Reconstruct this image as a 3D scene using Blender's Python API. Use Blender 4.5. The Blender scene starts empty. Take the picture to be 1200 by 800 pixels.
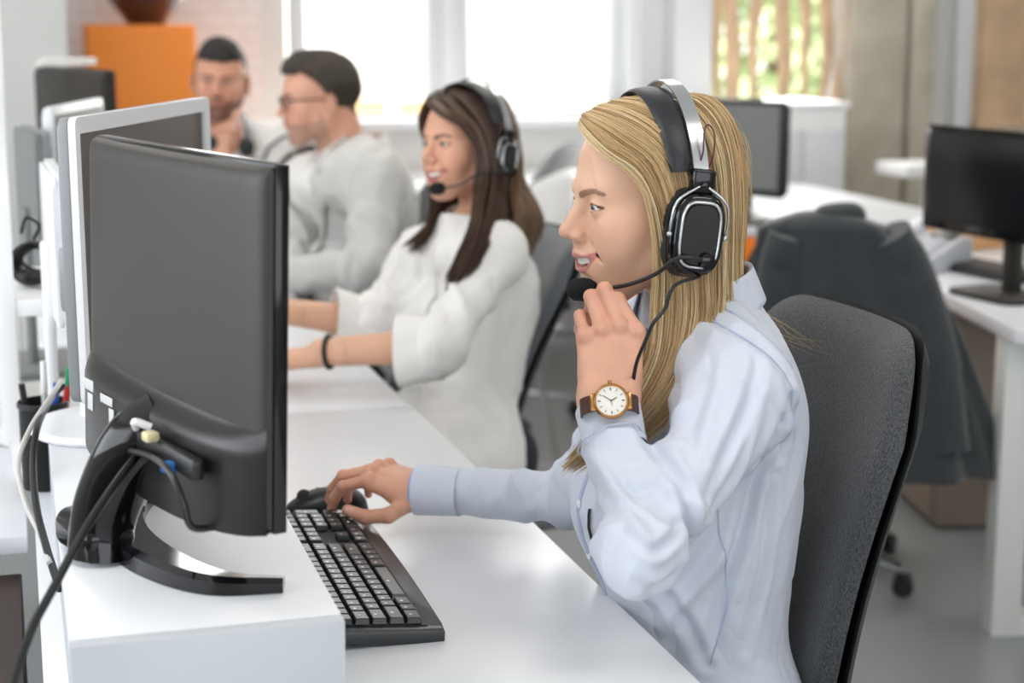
import bpy, bmesh, math, random
import numpy as np
from mathutils import Vector, Matrix, Quaternion
from mathutils.bvhtree import BVHTree

rng = np.random.default_rng(7)
random.seed(7)
PI = math.pi
scene = bpy.context.scene
COL = scene.collection

# ------------------------------------------------------------------ camera maths
FPX = 2000.0
PSI = math.radians(16.2)
TH = math.radians(10.76)
CAM = np.array([0.0, 0.0, 1.41])
CF = np.array([math.sin(PSI)*math.cos(TH), math.cos(PSI)*math.cos(TH), -math.sin(TH)])
CR = np.array([math.cos(PSI), -math.sin(PSI), 0.0])
CU = np.cross(CR, CF)

def ray(x, y):
    return CF*FPX + CR*(x-600) + CU*(400-y)
def onz(x, y, z):
    d = ray(x, y); return CAM + d*((z-CAM[2])/d[2])
def onY(x, y, Y):
    d = ray(x, y); return CAM + d*(Y/d[1])
def onX(x, y, X):
    d = ray(x, y); return CAM + d*(X/d[0])
def dep(x, y, D):
    return CAM + ray(x, y)*D/FPX

# ------------------------------------------------------------------ materials
def lin(h):
    if isinstance(h, str):
        h = h.lstrip('#'); c = [int(h[i:i+2], 16)/255 for i in (0, 2, 4)]
    else:
        c = list(h)
    return tuple(((v/12.92) if v <= 0.04045 else ((v+0.055)/1.055)**2.4) for v in c)

def new_mat(name):
    m = bpy.data.materials.new(name); m.use_nodes = True
    nt = m.node_tree
    return m, nt, nt.nodes['Principled BSDF']

def mat(name, col, rough=0.5, metal=0.0, var=0.0, vscale=8.0, bump=0.0, bscale=60.0, bstretch=(1, 1, 1),
        coat=0.0, sheen=0.0, sss=0.0, spec=0.5, attr=None, trans=0.0, rough_var=0.0, detail=3.0):
    m, nt, b = new_mat(name)
    c = lin(col)
    b.inputs['Base Color'].default_value = (*c, 1)
    b.inputs['Roughness'].default_value = rough
    b.inputs['Metallic'].default_value = metal
    b.inputs['Specular IOR Level'].default_value = spec
    b.inputs['Coat Weight'].default_value = coat
    b.inputs['Sheen Weight'].default_value = sheen
    b.inputs['Transmission Weight'].default_value = trans
    if sss:
        b.inputs['Subsurface Weight'].default_value = sss
        b.inputs['Subsurface Radius'].default_value = (1.0, 0.35, 0.2)
        b.inputs['Subsurface Scale'].default_value = 0.006
    tc = nt.nodes.new('ShaderNodeTexCoord')
    src = None
    if attr:
        a = nt.nodes.new('ShaderNodeAttribute'); a.attribute_name = attr
        src = a.outputs['Color']
    if var:
        n = nt.nodes.new('ShaderNodeTexNoise'); n.inputs['Scale'].default_value = vscale; n.inputs['Detail'].default_value = detail
        nt.links.new(tc.outputs['Object'], n.inputs['Vector'])
        mr = nt.nodes.new('ShaderNodeMapRange')
        mr.inputs['From Min'].default_value = 0.3; mr.inputs['From Max'].default_value = 0.7
        mr.inputs['To Min'].default_value = 1-var; mr.inputs['To Max'].default_value = 1+var
        nt.links.new(n.outputs['Fac'], mr.inputs['Value'])
        mx = nt.nodes.new('ShaderNodeVectorMath'); mx.operation = 'SCALE'
        if src is not None: nt.links.new(src, mx.inputs[0])
        else: mx.inputs[0].default_value = c
        nt.links.new(mr.outputs['Result'], mx.inputs['Scale'])
        src = mx.outputs['Vector']
    if src is not None:
        nt.links.new(src, b.inputs['Base Color'])
    if bump:
        mp = nt.nodes.new('ShaderNodeMapping'); mp.inputs['Scale'].default_value = bstretch
        nt.links.new(tc.outputs['Object'], mp.inputs['Vector'])
        n2 = nt.nodes.new('ShaderNodeTexNoise'); n2.inputs['Scale'].default_value = bscale; n2.inputs['Detail'].default_value = 4
        nt.links.new(mp.outputs['Vector'], n2.inputs['Vector'])
        bp = nt.nodes.new('ShaderNodeBump'); bp.inputs['Strength'].default_value = bump; bp.inputs['Distance'].default_value = 0.004
        nt.links.new(n2.outputs['Fac'], bp.inputs['Height'])
        nt.links.new(bp.outputs['Normal'], b.inputs['Normal'])
    return m

def cloth_mat(name, col, rough=.8, s1=9.0, d1=.012, s2=26.0, d2=.004, sheen=.15, st=(1, 1, 1), seed=0.0):
    m, nt, b = new_mat(name); b.inputs['Base Color'].default_value = (*lin(col), 1); b.inputs['Roughness'].default_value = rough; b.inputs['Sheen Weight'].default_value = sheen; b.inputs['Specular IOR Level'].default_value = .2
    tc = nt.nodes.new('ShaderNodeTexCoord'); mp = nt.nodes.new('ShaderNodeMapping'); mp.inputs['Scale'].default_value = st; mp.inputs['Location'].default_value = (seed, seed, seed)
    nt.links.new(tc.outputs['Object'], mp.inputs['Vector'])
    prev = None
    for sc_, dd, dist in ((s1, d1, 1.6), (s2, d2, .8)):
        n = nt.nodes.new('ShaderNodeTexNoise'); n.inputs['Scale'].default_value = sc_; n.inputs['Detail'].default_value = 1.0; n.inputs['Distortion'].default_value = dist
        nt.links.new(mp.outputs['Vector'], n.inputs['Vector'])
        a = nt.nodes.new('ShaderNodeMath'); a.operation = 'SUBTRACT'; a.inputs[1].default_value = .5; nt.links.new(n.outputs['Fac'], a.inputs[0])
        ab = nt.nodes.new('ShaderNodeMath'); ab.operation = 'ABSOLUTE'; nt.links.new(a.outputs[0], ab.inputs[0])
        pw = nt.nodes.new('ShaderNodeMath'); pw.operation = 'POWER'; pw.inputs[1].default_value = .75; nt.links.new(ab.outputs[0], pw.inputs[0])
        bp = nt.nodes.new('ShaderNodeBump'); bp.inputs['Strength'].default_value = 1.0; bp.inputs['Distance'].default_value = dd
        nt.links.new(pw.outputs[0], bp.inputs['Height'])
        if prev: nt.links.new(prev.outputs['Normal'], bp.inputs['Normal'])
        prev = bp
    nt.links.new(prev.outputs['Normal'], b.inputs['Normal']); return m

def emit(name, col, strength):
    m, nt, b = new_mat(name)
    b.inputs['Base Color'].default_value = (*lin(col), 1)
    b.inputs['Emission Color'].default_value = (*lin(col), 1)
    b.inputs['Emission Strength'].default_value = strength
    return m

# ------------------------------------------------------------------ objects
def props(o, label=None, cat=None, group=None, kind=None):
    if label: o['label'] = label
    if cat: o['category'] = cat
    if group: o['group'] = group
    if kind: o['kind'] = kind
    return o

def thing(name, label, cat, loc=(0, 0, 0), rz=0.0, group=None):
    o = bpy.data.objects.new(name, None); COL.objects.link(o)
    o.location = Vector([float(v) for v in loc]); o.rotation_euler = (0, 0, rz)
    o.empty_display_size = 0.05
    return props(o, label, cat, group)

def parent_keep(child, root):
    """child's mesh is in world coordinates; hang it under root without moving it"""
    child.parent = root
    child.matrix_parent_inverse = (Matrix.LocRotScale(root.location, root.rotation_euler, root.scale)).inverted()
    return child

def link_mesh(name, me, m=None, parent=None, world=False):
    o = bpy.data.objects.new(name, me); COL.objects.link(o)
    if m is not None and not me.materials:
        me.materials.append(m)
    if parent is not None:
        if world: parent_keep(o, parent)
        else: o.parent = parent
    return o

def copy_tree(o, parent=None):
    c = o.copy(); COL.objects.link(c)
    if parent is not None: c.parent = parent
    for ch in list(o.children): copy_tree(ch, c)
    return c

def basis(z, up=(0, 0, 1)):
    z = Vector(z).normalized(); u = Vector(up)
    if abs(z.dot(u)) > 0.98: u = Vector((1, 0, 0))
    x = u.cross(z).normalized(); y = z.cross(x)
    return Matrix((x, y, z)).transposed()

def catmull(pts, n):
    """resample control points to n points along a Catmull-Rom spline"""
    P = np.asarray(pts, float); K = len(P)
    Q = np.vstack([2*P[0]-P[1], P, 2*P[-1]-P[-2]])
    t = np.linspace(0, K-1, n); i = np.minimum(t.astype(int), K-2); f = (t-i)[:, None]
    a, b, c, d = Q[i], Q[i+1], Q[i+2], Q[i+3]
    return 0.5*((2*b)+(c-a)*f+(2*a-5*b+4*c-d)*f*f+(3*b-a-3*c+d)*f**3)

class MB:
    def __init__(s):
        s.bm = bmesh.new(); s.mi = 0
    def _tag(s, faces):
        for f in faces: f.material_index = s.mi
    def box(s, c, size, rot=None, bev=0.0, seg=2, M=None):
        r = bmesh.ops.create_cube(s.bm, size=1.0)
        vs = r['verts']
        m = Matrix.Translation(Vector([float(v) for v in c])) @ ((rot.to_4x4() if rot is not None else Matrix.Identity(4))) @ Matrix.Diagonal((size[0], size[1], size[2], 1))
        if M is not None: m = M @ m
        bmesh.ops.transform(s.bm, matrix=m, verts=vs)
        faces = set(f for v in vs for f in v.link_faces)
        s._tag(faces)
        if bev > 0:
            es = list(set(e for v in vs for e in v.link_edges))
            bmesh.ops.bevel(s.bm, geom=es, offset=bev, segments=seg, profile=0.5, affect='EDGES', clamp_overlap=True)
        return s
    def prism(s, outline, t0, t1, M=None, bev=0.0, seg=2):
        """outline: 2D points (x,y); extruded from z=t0 to z=t1"""
        M = M or Matrix.Identity(4)
        a = [s.bm.verts.new(M @ Vector((p[0], p[1], t0))) for p in outline]
        b = [s.bm.verts.new(M @ Vector((p[0], p[1], t1))) for p in outline]
        n = len(outline); fs = []
        fs.append(s.bm.faces.new(list(reversed(a)))); fs.append(s.bm.faces.new(b))
        for i in range(n):
            fs.append(s.bm.faces.new((a[i], a[(i+1) % n], b[(i+1) % n], b[i])))
        s._tag(fs)
        if bev > 0:
            es = list(set(e for f in fs[:2] for e in f.edges))
            bmesh.ops.bevel(s.bm, geom=es, offset=bev, segments=seg, profile=0.5, affect='EDGES', clamp_overlap=True)
        return s
    def tube(s, pts, r, n=10, closed=False, cap=True, sx=1.0, up=None):
        pts = [Vector([float(c) for c in p]) for p in pts]; K = len(pts)
        rr = [r]*K if not hasattr(r, '__len__') else list(r)
        rings = []; prev = None
        for i, p in enumerate(pts):
            if closed: t = pts[(i+1) % K]-pts[i-1]
            else: t = pts[min(i+1, K-1)]-pts[max(i-1, 0)]
            t.normalize()
            if prev is None:
                u = Vector(up) if up is not None else Vector((0, 0, 1))
                if abs(u.dot(t)) > 0.95: u = Vector((1, 0, 0))
                x = u.cross(t).normalized()
            else:
                x = (prev-t*prev.dot(t)).normalized()
            prev = x; y = t.cross(x)
            rings.append([s.bm.verts.new(p+x*math.cos(2*PI*k/n)*rr[i]*sx+y*math.sin(2*PI*k/n)*rr[i]) for k in range(n)])
        fs = []
        for i in range(K if closed else K-1):
            A, B = rings[i], rings[(i+1) % K]
            for k in range(n): fs.append(s.bm.faces.new((A[k], A[(k+1) % n], B[(k+1) % n], B[k])))
        if not closed and cap:
            fs.append(s.bm.faces.new(list(reversed(rings[0])))); fs.append(s.bm.faces.new(rings[-1]))
        s._tag(fs)
        return s
    def sweep(s, pts, prof, xdirs, closed=False):
        """sweep 2D profile along pts; xdirs gives the profile x axis per point"""
        pts = [Vector([float(c) for c in p]) for p in pts]; K = len(pts); rings = []
        for i, p in enumerate(pts):
            t = (pts[(i+1) % K]-pts[i-1]) if closed else (pts[min(i+1, K-1)]-pts[max(i-1, 0)])
            t.normalize(); x = Vector([float(c) for c in (xdirs[i] if isinstance(xdirs, list) else xdirs)])
            x = (x-t*x.dot(t)).normalized(); y = t.cross(x)
            pr = prof(i/(K-1)) if callable(prof) else prof
            rings.append([s.bm.verts.new(p+x*q[0]+y*q[1]) for q in pr])
        n = len(rings[0]); fs = []
        for i in range(K if closed else K-1):
            A, B = rings[i], rings[(i+1) % K]
            for k in range(n): fs.append(s.bm.faces.new((A[k], A[(k+1) % n], B[(k+1) % n], B[k])))
        if not closed:
            fs.append(s.bm.faces.new(list(reversed(rings[0])))); fs.append(s.bm.faces.new(rings[-1]))
        s._tag(fs); return s
    def lathe(s, prof, M=None, n=32):
        """prof: (r,z) list bottom to top"""
        M = M or Matrix.Identity(4); rings = []
        for (r, z) in prof:
            if r < 1e-6: rings.append([s.bm.verts.new(M @ Vector((0, 0, z)))])
            else: rings.append([s.bm.verts.new(M @ Vector((r*math.cos(2*PI*k/n), r*math.sin(2*PI*k/n), z))) for k in range(n)])
        fs = []
        for A, B in zip(rings, rings[1:]):
            for k in range(n):
                q = []
                q.append(A[k % len(A)])
                if len(A) > 1: q.append(A[(k+1) % n])
                if len(B) > 1: q.append(B[(k+1) % n])
                q.append(B[k % len(B)])
                if len(q) >= 3: fs.append(s.bm.faces.new(q))
        s._tag(fs); return s
    def ball(s, c, r, M=None, n=20):
        rr = (r, r, r) if not hasattr(r, '__len__') else r
        res = bmesh.ops.create_uvsphere(s.bm, u_segments=n, v_segments=max(6, n//2), radius=1.0)
        m = (M or Matrix.Identity(4)) @ Matrix.Translation(Vector([float(v) for v in c])) @ Matrix.Diagonal((*rr, 1))
        bmesh.ops.transform(s.bm, matrix=m, verts=res['verts'])
        s._tag(set(f for v in res['verts'] for f in v.link_faces)); return s
    def grid(s, fn, nu, nv, closed_u=False):
        V = [[s.bm.verts.new(Vector([float(c) for c in fn(i/(nu-1) if not closed_u else i/nu, j/(nv-1))])) for j in range(nv)] for i in range(nu)]
        fs = []
        for i in range(nu if closed_u else nu-1):
            for j in range(nv-1):
                fs.append(s.bm.faces.new((V[i][j], V[(i+1) % nu][j], V[(i+1) % nu][j+1], V[i][j+1])))
        s._tag(fs); return V
    def build(s, name, m, parent=None, world=False, ang=35, subdiv=0, solid=0.0):
        bmesh.ops.remove_doubles(s.bm, verts=s.bm.verts, dist=1e-6)
        bmesh.ops.recalc_face_normals(s.bm, faces=s.bm.faces)
        if ang:
            a = math.radians(ang)
            for f in s.bm.faces: f.smooth = True
            for e in s.bm.edges:
                if len(e.link_faces) == 2: e.smooth = e.calc_face_angle(0) < a
        me = bpy.data.meshes.new(name); s.bm.to_mesh(me); s.bm.free()
        for mm in (m if isinstance(m, (list, tuple)) else [m]): me.materials.append(mm)
        o = link_mesh(name, me, None, parent, world)
        if solid:
            md = o.modifiers.new('solid', 'SOLIDIFY'); md.thickness = solid; md.offset = 0
        if subdiv:
            md = o.modifiers.new('sub', 'SUBSURF'); md.levels = md.render_levels = subdiv
        return o

# ------------------------------------------------------------------ implicit surfaces
def vnoise(P, seed=0):
    """smooth 3D value noise in [-1,1]"""
    P = np.asarray(P, np.float64)+seed*17.31
    i = np.floor(P).astype(np.int64); f = P-i; f = f*f*(3-2*f)
    def h(ix, iy, iz):
        n = (ix*374761393+iy*668265263+iz*2147483647+seed*1274126177) & 0xffffffff
        n = ((n ^ (n >> 13))*1274126177) & 0xffffffff
        n = n ^ (n >> 16)
        return (n & 0xffff)/32767.5-1
    r = 0
    for dx in (0, 1):
        for dy in (0, 1):
            for dz in (0, 1):
                w = (f[..., 0] if dx else 1-f[..., 0])*(f[..., 1] if dy else 1-f[..., 1])*(f[..., 2] if dz else 1-f[..., 2])
                r = r+w*h(i[..., 0]+dx, i[..., 1]+dy, i[..., 2]+dz)
    return r

def fbm(P, oct=3, seed=0):
    r = 0; a = 1; P = np.asarray(P, float)
    for o in range(oct):
        r = r+a*vnoise(P, seed+o); P = P*2.03; a *= 0.5
    return r

class SDF:
    def __init__(s, lo, hi, h, M=None):
        """grid in local coordinates; M maps local primitives given through .M frames"""
        s.lo = np.array(lo, float); s.h = h
        s.n = np.maximum(np.ceil((np.array(hi)-s.lo)/h).astype(int)+1, 4)
        s.g = np.full(s.n, 1.0, np.float32)
        s.M = M  # optional 4x4 numpy: primitive coords -> grid coords (rigid)
        s.ax = [s.lo[a]+h*np.arange(s.n[a]) for a in range(3)]
    def T(s, p):
        p = np.array([float(v) for v in p])
        return p if s.M is None else s.M[:3, :3] @ p+s.M[:3, 3]
    def R(s, R):
        R = np.eye(3) if R is None else np.array(R)
        return R if s.M is None else s.M[:3, :3] @ R
    def _win(s, c0, c1, pad):
        a = np.clip(np.floor((np.minimum(c0, c1)-pad-s.lo)/s.h).astype(int), 0, s.n)
        b = np.clip(np.ceil((np.maximum(c0, c1)+pad-s.lo)/s.h).astype(int)+1, 0, s.n)
        if np.any(b <= a): return None
        X = s.ax[0][a[0]:b[0], None, None]; Y = s.ax[1][None, a[1]:b[1], None]; Z = s.ax[2][None, None, a[2]:b[2]]
        return (slice(a[0], b[0]), slice(a[1], b[1]), slice(a[2], b[2])), X, Y, Z
    def _apply(s, w, d, k, op):
        v = s.g[w]; d = d.astype(np.float32)
        if op == 'u':
            if k > 0:
                hh = np.maximum(k-np.abs(v-d), 0)/k
                r = np.minimum(v, d)-hh*hh*k*0.25
            else: r = np.minimum(v, d)
        elif op == 's':
            d = -d
            if k > 0:
                hh = np.maximum(k-np.abs(v-d), 0)/k
                r = np.maximum(v, d)+hh*hh*k*0.25
            else: r = np.maximum(v, d)
        s.g[w] = r
    def cone(s, a, b, ra, rb=None, k=0.0, op='u', flat=None):
        rb = ra if rb is None else rb
        a, b = s.T(a), s.T(b); m = max(ra, rb)+k+3*s.h
        w = s._win(np.minimum(a, b), np.maximum(a, b), m)
        if w is None: return s
        w, X, Y, Z = w; ab = b-a; L2 = max(ab@ab, 1e-12)
        px, py, pz = X-a[0], Y-a[1], Z-a[2]
        t = np.clip((px*ab[0]+py*ab[1]+pz*ab[2])/L2, 0, 1)
        d = np.sqrt((px-t*ab[0])**2+(py-t*ab[1])**2+(pz-t*ab[2])**2)-(ra+(rb-ra)*t)
        s._apply(w, d, k, op); return s
    def ell(s, c, r, k=0.0, op='u', R=None):
        c = s.T(c); R = s.R(R); r = np.array(r, float) if hasattr(r, '__len__') else np.array([r]*3, float)
        ext = np.sqrt(((R*r)**2).sum(1)); w = s._win(c, c, ext+k+3*s.h)
        if w is None: return s
        w, X, Y, Z = w; px, py, pz = X-c[0], Y-c[1], Z-c[2]
        q = [px*R[0, i]+py*R[1, i]+pz*R[2, i] for i in range(3)]
        k0 = np.sqrt(sum((q[i]/r[i])**2 for i in range(3))); k1 = np.sqrt(sum((q[i]/r[i]**2)**2 for i in range(3)))+1e-9
        s._apply(w, k0*(k0-1)/k1, k, op); return s
    def box(s, c, hs, rad=0.0, k=0.0, op='u', R=None):
        c = s.T(c); R = s.R(R); hs = np.array(hs, float); ext = np.abs(R)@hs
        w = s._win(c-ext, c+ext, k+3*s.h+rad)
        if w is None: return s
        w, X, Y, Z = w; px, py, pz = X-c[0], Y-c[1], Z-c[2]
        q = [np.abs(px*R[0, i]+py*R[1, i]+pz*R[2, i])-(hs[i]-rad) for i in range(3)]
        d = np.sqrt(sum(np.maximum(v, 0)**2 for v in q))+np.minimum(np.maximum(np.maximum(q[0], q[1]), q[2]), 0)-rad
        s._apply(w, d, k, op); return s
    def mesh(s):
        """surface nets -> verts (n,3), quads (m,4)"""
        g = s.g; nx, ny, nz = g.shape; C = (nx-1, ny-1, nz-1)
        ins = g < 0
        cells_v = []; cells_p = []; quads = []
        lin_id = lambda i, j, k: (i*C[1]+j)*C[2]+k
        for ax in range(3):
            sl0 = [slice(None)]*3; sl1 = [slice(None)]*3; sl0[ax] = slice(0, -1); sl1[ax] = slice(1, None)
            m = ins[tuple(sl0)] != ins[tuple(sl1)]
            idx = np.argwhere(m)
            if len(idx) == 0: continue
            i0 = tuple(idx.T); idx1 = idx.copy(); idx1[:, ax] += 1
            v0 = g[i0].astype(float); v1 = g[tuple(idx1.T)].astype(float)
            t = v0/(v0-v1)
            p = s.lo+idx*s.h; p[:, ax] += t*s.h
            b, c = [a for a in range(3) if a != ax]
            four = []
            for db, dc in ((-1, -1), (0, -1), (0, 0), (-1, 0)):
                q = idx.copy(); q[:, b] += db; q[:, c] += dc
                ok = (q[:, b] >= 0) & (q[:, c] >= 0) & (q[:, b] < C[b]) & (q[:, c] < C[c])
                ids = np.where(ok, lin_id(q[:, 0], q[:, 1], q[:, 2]), -1)
                four.append(ids); cells_v.append(ids[ok]); cells_p.append(p[ok])
            four = np.stack(four, 1); good = (four >= 0).all(1); four = four[good]
            flip = (v0[good] >= 0)
            if ax == 1: flip = ~flip
            four[flip] = four[flip][:, ::-1]
            quads.append(four)
        ids = np.concatenate(cells_v); P = np.concatenate(cells_p); Q = np.concatenate(quads)
        u, inv = np.unique(ids, return_inverse=True)
        cnt = np.bincount(inv)
        V = np.stack([np.bincount(inv, weights=P[:, a])/cnt for a in range(3)], 1)
        F = np.searchsorted(u, Q)
        return V, F

def smooth_v(V, F, it=2, lam=0.5):
    E = np.concatenate([F[:, [0, 1]], F[:, [1, 2]], F[:, [2, 3]], F[:, [3, 0]]])
    E = np.concatenate([E, E[:, ::-1]])
    cnt = np.maximum(np.bincount(E[:, 0], minlength=len(V)), 1)[:, None]
    for _ in range(it):
        S = np.stack([np.bincount(E[:, 0], weights=V[E[:, 1], a], minlength=len(V)) for a in range(3)], 1)/cnt
        V = V+(S-V)*lam
    return V

def vnormals(V, F):
    n = np.cross(V[F[:, 2]]-V[F[:, 0]], V[F[:, 3]]-V[F[:, 1]])
    N = np.stack([sum(np.bincount(F[:, c], weights=n[:, a], minlength=len(V)) for c in range(4)) for a in range(3)], 1)
    return N/np.maximum(np.linalg.norm(N, axis=1), 1e-12)[:, None]

def mesh_np(name, V, F, cols=None, mats=None, midx=None, smooth=True):
    me = bpy.data.meshes.new(name)
    V = np.asarray(V, np.float32); F = np.asarray(F, np.int32); k = F.shape[1]
    me.vertices.add(len(V)); me.vertices.foreach_set('co', V.ravel())
    me.loops.add(F.size); me.loops.foreach_set('vertex_index', F.ravel())
    me.polygons.add(len(F)); me.polygons.foreach_set('loop_start', np.arange(0, F.size, k, dtype=np.int32))
    if smooth: me.polygons.foreach_set('use_smooth', np.ones(len(F), bool))
    for m in (mats or []): me.materials.append(m)
    if midx is not None: me.polygons.foreach_set('material_index', np.asarray(midx, np.int32))
    me.update(calc_edges=True); me.validate()
    if cols is not None:
        a = me.color_attributes.new('Col', 'FLOAT_COLOR', 'POINT')
        c4 = np.ones((len(V), 4), np.float32); c4[:, :3] = cols
        a.data.foreach_set('color', c4.ravel())
    return me

def join_np(parts):
    """parts: list of (V,F,cols)"""
    o = 0; Vs, Fs, Cs = [], [], []
    for V, F, Cc in parts:
        Vs.append(V); Fs.append(F+o); Cs.append(Cc); o += len(V)
    return np.concatenate(Vs), np.concatenate(Fs), np.concatenate(Cs)

def strands(name, curves, rad, cols, m, parent=None, world=True, sides=3, taper=0.35):
    """curves: (N,K,3) array; makes ONE mesh of tapered tubes"""
    N, K, _ = curves.shape
    T = np.gradient(curves, axis=1); T /= np.linalg.norm(T, axis=2, keepdims=True)+1e-12
    ref = np.array([0.3, 0.2, 0.93]); ref = ref/np.linalg.norm(ref)
    X = np.cross(T, np.array([0.35, 0.9, 0.1])); X /= np.linalg.norm(X, axis=2, keepdims=True)+1e-9
    Y = np.cross(T, X)
    r = (np.asarray(rad)[:, None] if hasattr(rad, '__len__') else np.full((N, 1), rad))*(1-(1-taper)*np.linspace(0, 1, K)[None, :]**2)
    ang = 2*PI*np.arange(sides)/sides
    P = curves[:, :, None, :]+r[:, :, None, None]*(X[:, :, None, :]*np.cos(ang)[None, None, :, None]+Y[:, :, None, :]*np.sin(ang)[None, None, :, None])
    V = P.reshape(-1, 3)
    base = (np.arange(N)[:, None, None]*K+np.arange(K-1)[None, :, None])*sides
    k0 = np.arange(sides)[None, None, :]; k1 = (k0+1) % sides
    F = np.stack([base+k0, base+k1, base+sides+k1, base+sides+k0], -1).reshape(-1, 4)
    C = np.repeat(np.repeat(cols[:, None, :], K, 1).reshape(-1, 3), sides, 0)
    me = mesh_np(name, V, F, C, [m])
    return link_mesh(name, me, None, parent, world)
# ------------------------------------------------------------------ human anatomy
def np4(R, t):
    M = np.eye(4); M[:3, :3] = R; M[:3, 3] = t; return M
def xf(M, P):
    return np.asarray(P) @ M[:3, :3].T + M[:3, 3]
def rotm(axis, deg):
    a = math.radians(deg); c, s_ = math.cos(a), math.sin(a)
    return {'x': np.array([[1, 0, 0], [0, c, -s_], [0, s_, c]]), 'y': np.array([[c, 0, s_], [0, 1, 0], [-s_, 0, c]]), 'z': np.array([[c, -s_, 0], [s_, c, 0], [0, 0, 1]])}[axis]
def nrm(v):
    v = np.asarray(v, float); return v/np.linalg.norm(v)
def seg_dist(P, a, b):
    a = np.asarray(a, float); b = np.asarray(b, float); ab = b-a
    t = np.clip(((P-a)@ab)/(ab@ab), 0, 1)
    return np.linalg.norm(P-a-t[:, None]*ab, axis=1), t
def poly_dist(P, pts):
    d = np.full(len(P), 9.0)
    for a, b in zip(pts, pts[1:]): d = np.minimum(d, seg_dist(P, a, b)[0])
    return d
def face_dist(P, pts):
    p = np.asarray(pts, float)[:, 1:]; Q = P[:, 1:]; d = np.full(len(P), 9.0)
    for a, b in zip(p, p[1:]):
        ab = b-a; t = np.clip(((Q-a)@ab)/(ab@ab+1e-12), 0, 1); d = np.minimum(d, np.linalg.norm(Q-a-t[:, None]*ab, axis=1))
    return np.where(P[:, 0] > .058, d, 9.0)
def sstep(x, a, b):
    t = np.clip((x-a)/(b-a), 0, 1); return t*t*(3-2*t)
def mixc(C, col, w):
    return C*(1-w[:, None])+np.array(lin(col))[None, :]*w[:, None]

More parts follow.
